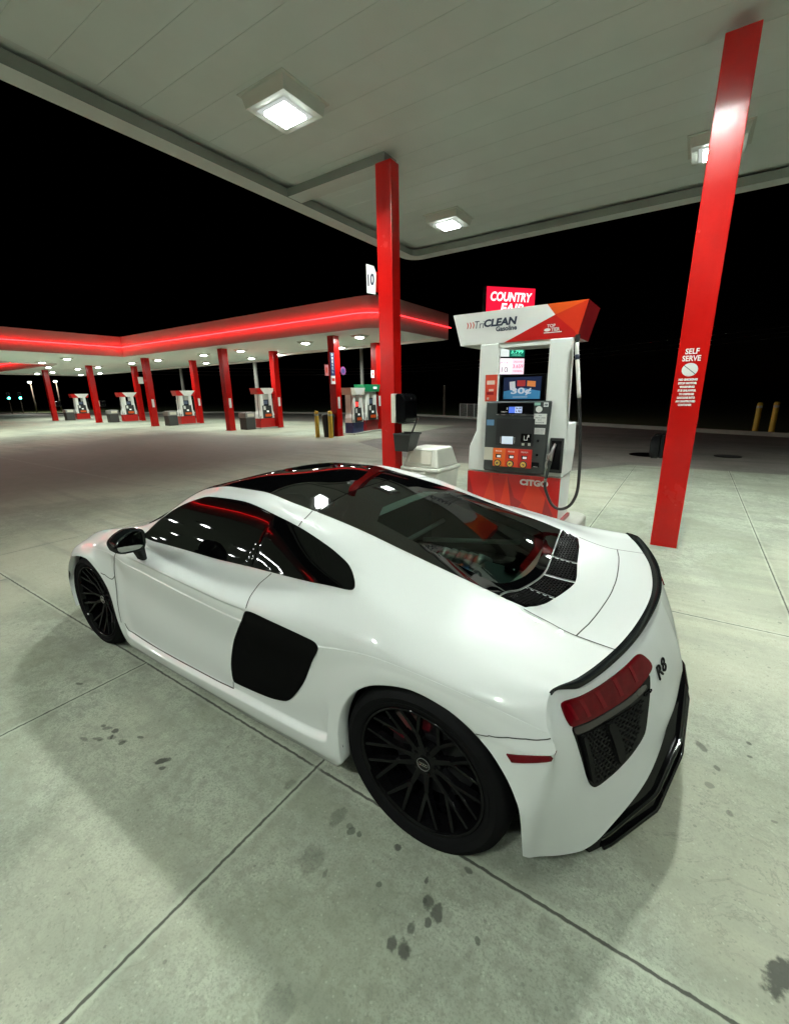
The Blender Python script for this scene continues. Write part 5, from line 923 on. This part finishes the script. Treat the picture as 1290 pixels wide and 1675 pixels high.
# ---- spoiler lip around the tail edge
vv = np.concatenate([np.linspace(4.02, 0, 60), -np.linspace(0, 4.02, 60)[1:]]); ab = np.abs(vv); E0 = S_main(np.full(len(vv), .62), ab); E1 = S_main(np.full(len(vv), .57), ab)
sgn = np.where(vv < 0, -1, 1); E0[:, 1] *= sgn; E1[:, 1] *= sgn; T = np.gradient(E0, axis=0); T /= np.linalg.norm(T, axis=1, keepdims=True)
OUTD = np.stack([-T[:, 1], T[:, 0], 0 * T[:, 0]], 1); OUTD /= np.linalg.norm(OUTD, axis=1, keepdims=True); OUTD *= np.where((OUTD * (E0 - E1)).sum(1, keepdims=True) < 0, -1, 1)
wd = np.clip((4.02 - ab) / .9, .35, 1)[:, None]; prof = [(-.012, .002), (-.002, .008), (.012, .018), (.020, .020), (.023, .015), (.018, -.003), (.009, -.015), (-.003, -.014), (-.009, -.006)]
v = np.stack([E0 + OUTD * a * wd + np.array([0, 0, b]) * wd for a, b in prof], 1).reshape(-1, 3); k = len(prof); f = [(i * k + j, (i + 1) * k + j, (i + 1) * k + (j + 1) % k, i * k + (j + 1) % k) for i in range(len(vv) - 1) for j in range(k)] + [tuple(range(k)), tuple((len(vv) - 1) * k + j for j in range(k))]
MBs = MB(); MBs.add(v, f).build('spoiler', M['carbon'], car, ang=50)
# ---- diffuser under the bumper
cc = np.concatenate([-np.linspace(3.45, 0, 40)[:-1], np.linspace(0, 3.45, 40)]); ac = np.abs(cc); G = S_fas(np.full(len(cc), 5.0), ac); G0 = S_fas(np.full(len(cc), 4.9), ac)
D = np.stack([np.interp(ac, [0, 1, 2, 3, 3.45], k_) for k_ in ([-.795, -.785, -.727, -.61, -.56], [0, .29, .535, .70, .765], [.36, .30, .235, .175, .17])], 1); Dm = D + np.stack([0 * ac + .012, 0 * ac, np.interp(ac, [0, 2, 3.45], [.05, .06, .03])], 1)
Bt = np.stack([D[:, 0] + .10, D[:, 1] * .96, np.interp(ac, [0, 2, 3.45], [.19, .15, .15])], 1); rows = [G0 + np.array([.02, 0, 0]), G + np.array([.004, 0, .002]), (G + Dm) / 2, Dm, D, Bt, Bt + np.array([.35, 0, -.02])]
for r_ in rows: r_[:, 1] *= np.where(cc < 0, -1, 1)
v = np.stack(rows, 1).reshape(-1, 3); k = len(rows); f = [(i * k + j, (i + 1) * k + j, (i + 1) * k + j + 1, i * k + j + 1) for i in range(len(cc) - 1) for j in range(k - 1)]
MB().add(v, f).build('diffuser', M['rim'], car, ang=40)
for nm_, pth_, r_, dz_ in (('diffuser_blade', 3, .009, 0), ('diffuser_blade', 4, .007, .0)):
    k_ = [tuple(q + np.array([-.006, 0, dz_])) for q, c_ in zip(rows[pth_], cc) if abs(c_) < 3.2]; MB().tube(k_, r_, 8).build(nm_, M['bladeg'], car, smooth=True)
for c in (-1.8, -.9, 0, .9, 1.8):
    i = int(np.argmin(np.abs(cc - c))); d = rows[4][i]; b_ = rows[5][i]; m = MB(); y = d[1]
    m.prism([(d[0] + .02, d[2] + .045), (d[0] - .006, d[2] + .02), (d[0] - .004, d[2] - .045), (b_[0], b_[2] - .03), (b_[0], d[2] + .02)], 'y', y - .008, y + .008); m.build('diffuser_fin', M['rim'], car)
for s in (1, -1):
    m = MB(); m.lathe([(.001, .11), (.040, .11), (.042, 0), (.046, -.004), (.049, 0), (.049, .11)], 28, c=(-.655, s * .50, .262), axis='x'); m.build('exhaust_tip', M['gloss'], car, ang=40)
# black badge on the tail panel
q = S_fas(np.array([1.95]), np.array([1.06]))[0]; nq = nrm(S_fas, np.array([1.95]), np.array([1.06]))[0]
xd = np.cross([0, 0, 1], nq); text('badge', 'R8', .1, M['vent'], car, face_mw(tuple(q + nq * .003), tuple(xd), tuple(np.cross(nq, xd))), bold=0, fit=(.10, .05), extrude=.002)
# ---- lower body: floor, sills' undersides, wheel housings
m = MB(); m.box(.44, 2.10, -.90, .90, .115, .30); m.build('floor', M['lip'], car); m = MB(); m.box(-.62, 3.30, -.56, .56, .14, .50); m.build('chassis', M['lip'], car)
for (cx, cz, R_), n0, n1 in ((AR, -10, 190), (AF, -6, 188)):
    for s in (1, -1):
        m = MB(); A = np.radians(np.linspace(n0, n1, 40)); prof = [(R_ + .004, .945), (R_ + .02, .90), (R_ + .02, .57)]; vv_ = [(cx + r_ * math.cos(a), s * y, cz + r_ * math.sin(a)) for a in A for r_, y in prof]; f = [(i * 3 + j, i * 3 + j + 1, i * 3 + j + 4, i * 3 + j + 3) for i in range(39) for j in range(2)]
        n0_ = len(vv_); vv_.append((cx, s * .57, cz)); f += [(n0_, i * 3 + 2, i * 3 + 5) for i in range(39)]
        m.add(vv_, f).build('wheel_liner', M['lip'], car, fix=False, smooth=True)
# ---- wheels
def wheel(cx, yo, cz, R, W, s, rr):
    r = MB(); k = rr / .255
    r.lathe([(.262 * k, -.010), (.258 * k, -.002), (.250 * k, -.003), (.245 * k, -.012), (.242 * k, -.03), (.236 * k, -.06), (.230 * k, -.12), (.226 * k, -W + .02)], 72, axis='y')
    hub = -.058; r.lathe([(0, hub + .006), (.028, hub + .006), (.032, hub + .002), (.062, hub), (.070, hub - .012), (.066, hub - .05), (0, hub - .05)], 40, axis='y')
    def bar(p0, p1, w0, w1, d0, d1):
        a, b = np.array(p0), np.array(p1); t = b - a; t[1] = 0; t /= np.linalg.norm(t); n_ = np.array([-t[2], 0, t[0]]); dn = np.array([0, -1, 0])
        r.add([a - n_ * w0, a + n_ * w0, a + n_ * w0 * .7 + dn * d0, a - n_ * w0 * .7 + dn * d0, b - n_ * w1, b + n_ * w1, b + n_ * w1 * .7 + dn * d1, b - n_ * w1 * .7 + dn * d1, (a + b) / 2 + (0, .006, 0)], [(0, 1, 5, 4), (1, 2, 6, 5), (2, 3, 7, 6), (3, 0, 4, 7), (3, 2, 1, 0), (4, 5, 6, 7)])
    pc = lambda rad, deg, y: (rad * math.cos(math.radians(deg)), y, rad * math.sin(math.radians(deg)))
    for i in range(10):
        a = 36 * i + 9; tw = 13 if i % 2 else -13
        bar(pc(.045 * k, a, hub + .001), pc(.135 * k, a + tw * .25, hub + .012), .0125, .0095, .035, .032)
        bar(pc(.128 * k, a + tw * .22, hub + .0115), pc(.246 * k, a + 9.5, -.012), .0085, .0075, .03, .03); bar(pc(.128 * k, a + tw * .22, hub + .0115), pc(.246 * k, a - 9.5, -.012), .0085, .0075, .03, .03)
    for v_ in range(len(r.v)): x, y, z = r.v[v_]; r.v[v_] = (cx + x, s * (yo + y), cz + z)
    w = r.build('wheel', M['rim'], car, ang=35); bv = w.modifiers.new('b', 'BEVEL'); bv.width = .0035; bv.segments = 3; bv.limit_method = 'ANGLE'; bv.harden_normals = False
    t = MB(); t.lathe([(.256 * k, -.020), (.262 * k, -.006), (.272 * k, -.001), (.280 * k, .0), (.2805 * k, -.002), (R - .040, .006), (R - .038, .0035), (R - .022, -.002), (R - .008, -.022), (R - .001, -.05), (R, -.09), (R, -W + .06), (R - .008, -W + .022), (R - .03, -W + .004), (.262 * k, -W + .01)], 96, axis='y')
    t.v = [(cx + x, s * (yo + y), cz + z) for x, y, z in t.v]; t.build('tyre', M['tyre'], w, ang=50)
    d = MB(); d.lathe([(.06, -.10), (.075, -.098), (.08, -.112), (.178 * k, -.112), (.178 * k, -.145), (.06, -.145)], 48, axis='y'); d.v = [(cx + x, s * (yo + y), cz + z) for x, y, z in d.v]; d.build('brake_disc', M['disc'], w, ang=30)
    c = MB(); ang = np.radians(np.linspace(14, 92, 16) if cx < 1 else np.linspace(92, 170, 16)); pr = [(.118 * k, -.088), (.20 * k, -.088), (.205 * k, -.10), (.205 * k, -.16), (.118 * k, -.16)]; n = len(pr)
    vv_ = [(cx + a * math.cos(q), s * (yo + b), cz + a * math.sin(q)) for q in ang for a, b in pr]; c.add(vv_, [(i * n + j, (i + 1) * n + j, (i + 1) * n + (j + 1) % n, i * n + (j + 1) % n) for i in range(15) for j in range(n)] + [tuple(range(n)), tuple(15 * n + j for j in range(n))]); c.build('brake_caliper', M['calip'], w, ang=40)
    h = MB(); h.lathe([(0, hub + .012), (.0245, hub + .012), (.027, hub + .009), (.0275, hub + .004)], 32, axis='y'); h.v = [(cx + x, s * (yo + y), cz + z) for x, y, z in h.v]; h.build('hub_cap', M['gloss'], w, ang=40)
    e = MB(); e.tube([(.0255 * math.cos(q), hub + .0118, .0255 * math.sin(q)) for q in np.linspace(0, 6.2832, 33)[:-1]], .0011, 6, closed=True)
    e.v = [(cx + x, s * (yo + y), cz + z) for x, y, z in e.v]; e.build('cap_ring', M['stain'], w, smooth=True)
    e = MB()
    for q in range(4): e.tube([(-.0135 + .009 * q + .0058 * math.cos(b), hub + .0128, .0058 * math.sin(b)) for b in np.linspace(0, 6.2832, 17)[:-1]], .0011, 5, closed=True)
    e.v = [(cx + x, s * (yo + y), cz + z) for x, y, z in e.v]; e.build('cap_emblem', M['chrome'], w, smooth=True)
    for q in range(5):
        b = MB(); b.lathe([(.009, hub - .012), (.009, hub + .004), (.005, hub + .006), (0, hub + .003)], 6, c=(.046 * math.cos(1.2566 * q + .6), 0, .046 * math.sin(1.2566 * q + .6)), axis='y'); b.v = [(cx + x, s * (yo + y), cz + z) for x, y, z in b.v]; b.build('lug_bolt', M['gloss'], w)
for s in (1, -1):
    wheel(0, .945, .338, .338, .285, s, .250); wheel(2.545, .932, .322, .322, .24, s, .248)
# ---- door mirrors
for s in (1, -1):
    pts = [(1.105, .937), (1.09, .958), (1.057, .982), (1.006, 1.002), (.96, .996), (.949, .97), (.957, .905), (.976, .889), (1.01, .887), (1.079, .893), (1.104, .91)]
    o_ = chaik(pts, 1); n = len(o_); cy_, cz_ = 1.03, .945; sec = [(1.648, .86), (1.645, .94), (1.648, 1.0), (1.67, 1.03), (1.72, 1.0), (1.77, .82), (1.80, .5), (1.808, .1)]
    v = [(x, s * (cy_ + (a - cy_) * k_), cz_ + (b - cz_) * k_) for x, k_ in sec for a, b in o_]; f = [(i * n + j, (i + 1) * n + j, (i + 1) * n + (j + 1) % n, i * n + (j + 1) % n) for i in range(len(sec) - 1) for j in range(n)] + [tuple((len(sec) - 1) * n + j for j in range(n))]
    v += [(1.675, s * (cy_ + (a - cy_) * .86), cz_ + (b - cz_) * .86) for a, b in o_]; N8 = len(sec) * n; f += [(j, (j + 1) % n, N8 + (j + 1) % n, N8 + j) for j in range(n)]; mh = MB().add(v, f + [tuple(N8 + j for j in range(n))]).build('door_mirror', M['carbon'], car, smooth=True)
    mx_ = lambda z: 1.652 + .02 * (z - .89) + 1.1 * max(0, z - .89) ** 2; v = [(mx_(cz_ + (b - cz_) * .86 * r_), s * (cy_ + (a - cy_) * .86 * r_), cz_ + (b - cz_) * .86 * r_) for r_ in (1, .75, .5, .25) for a, b in o_] + [(mx_(cz_), s * cy_, cz_)]; g = MB().add(v, [(i * n + j, i * n + (j + 1) % n, (i + 1) * n + (j + 1) % n, (i + 1) * n + j) for i in range(3) for j in range(n)] + [(3 * n + j, 3 * n + (j + 1) % n, 4 * n) for j in range(n)]).build('mirror_glass', M['chrome'], mh, fix=False, smooth=True)
    if s < 0: g.data.flip_normals()
    m = MB(); m.hexa([(1.74, s * .915, .79), (1.80, s * .915, .79), (1.80, s * .945, .79), (1.74, s * .945, .79)], [(1.66, s * .955, .90), (1.76, s * .955, .90), (1.76, s * 1.0, .90), (1.66, s * 1.0, .90)]); o = m.build('mirror_stalk', M['carbon'], mh); b = o.modifiers.new('b', 'BEVEL'); b.width = .01
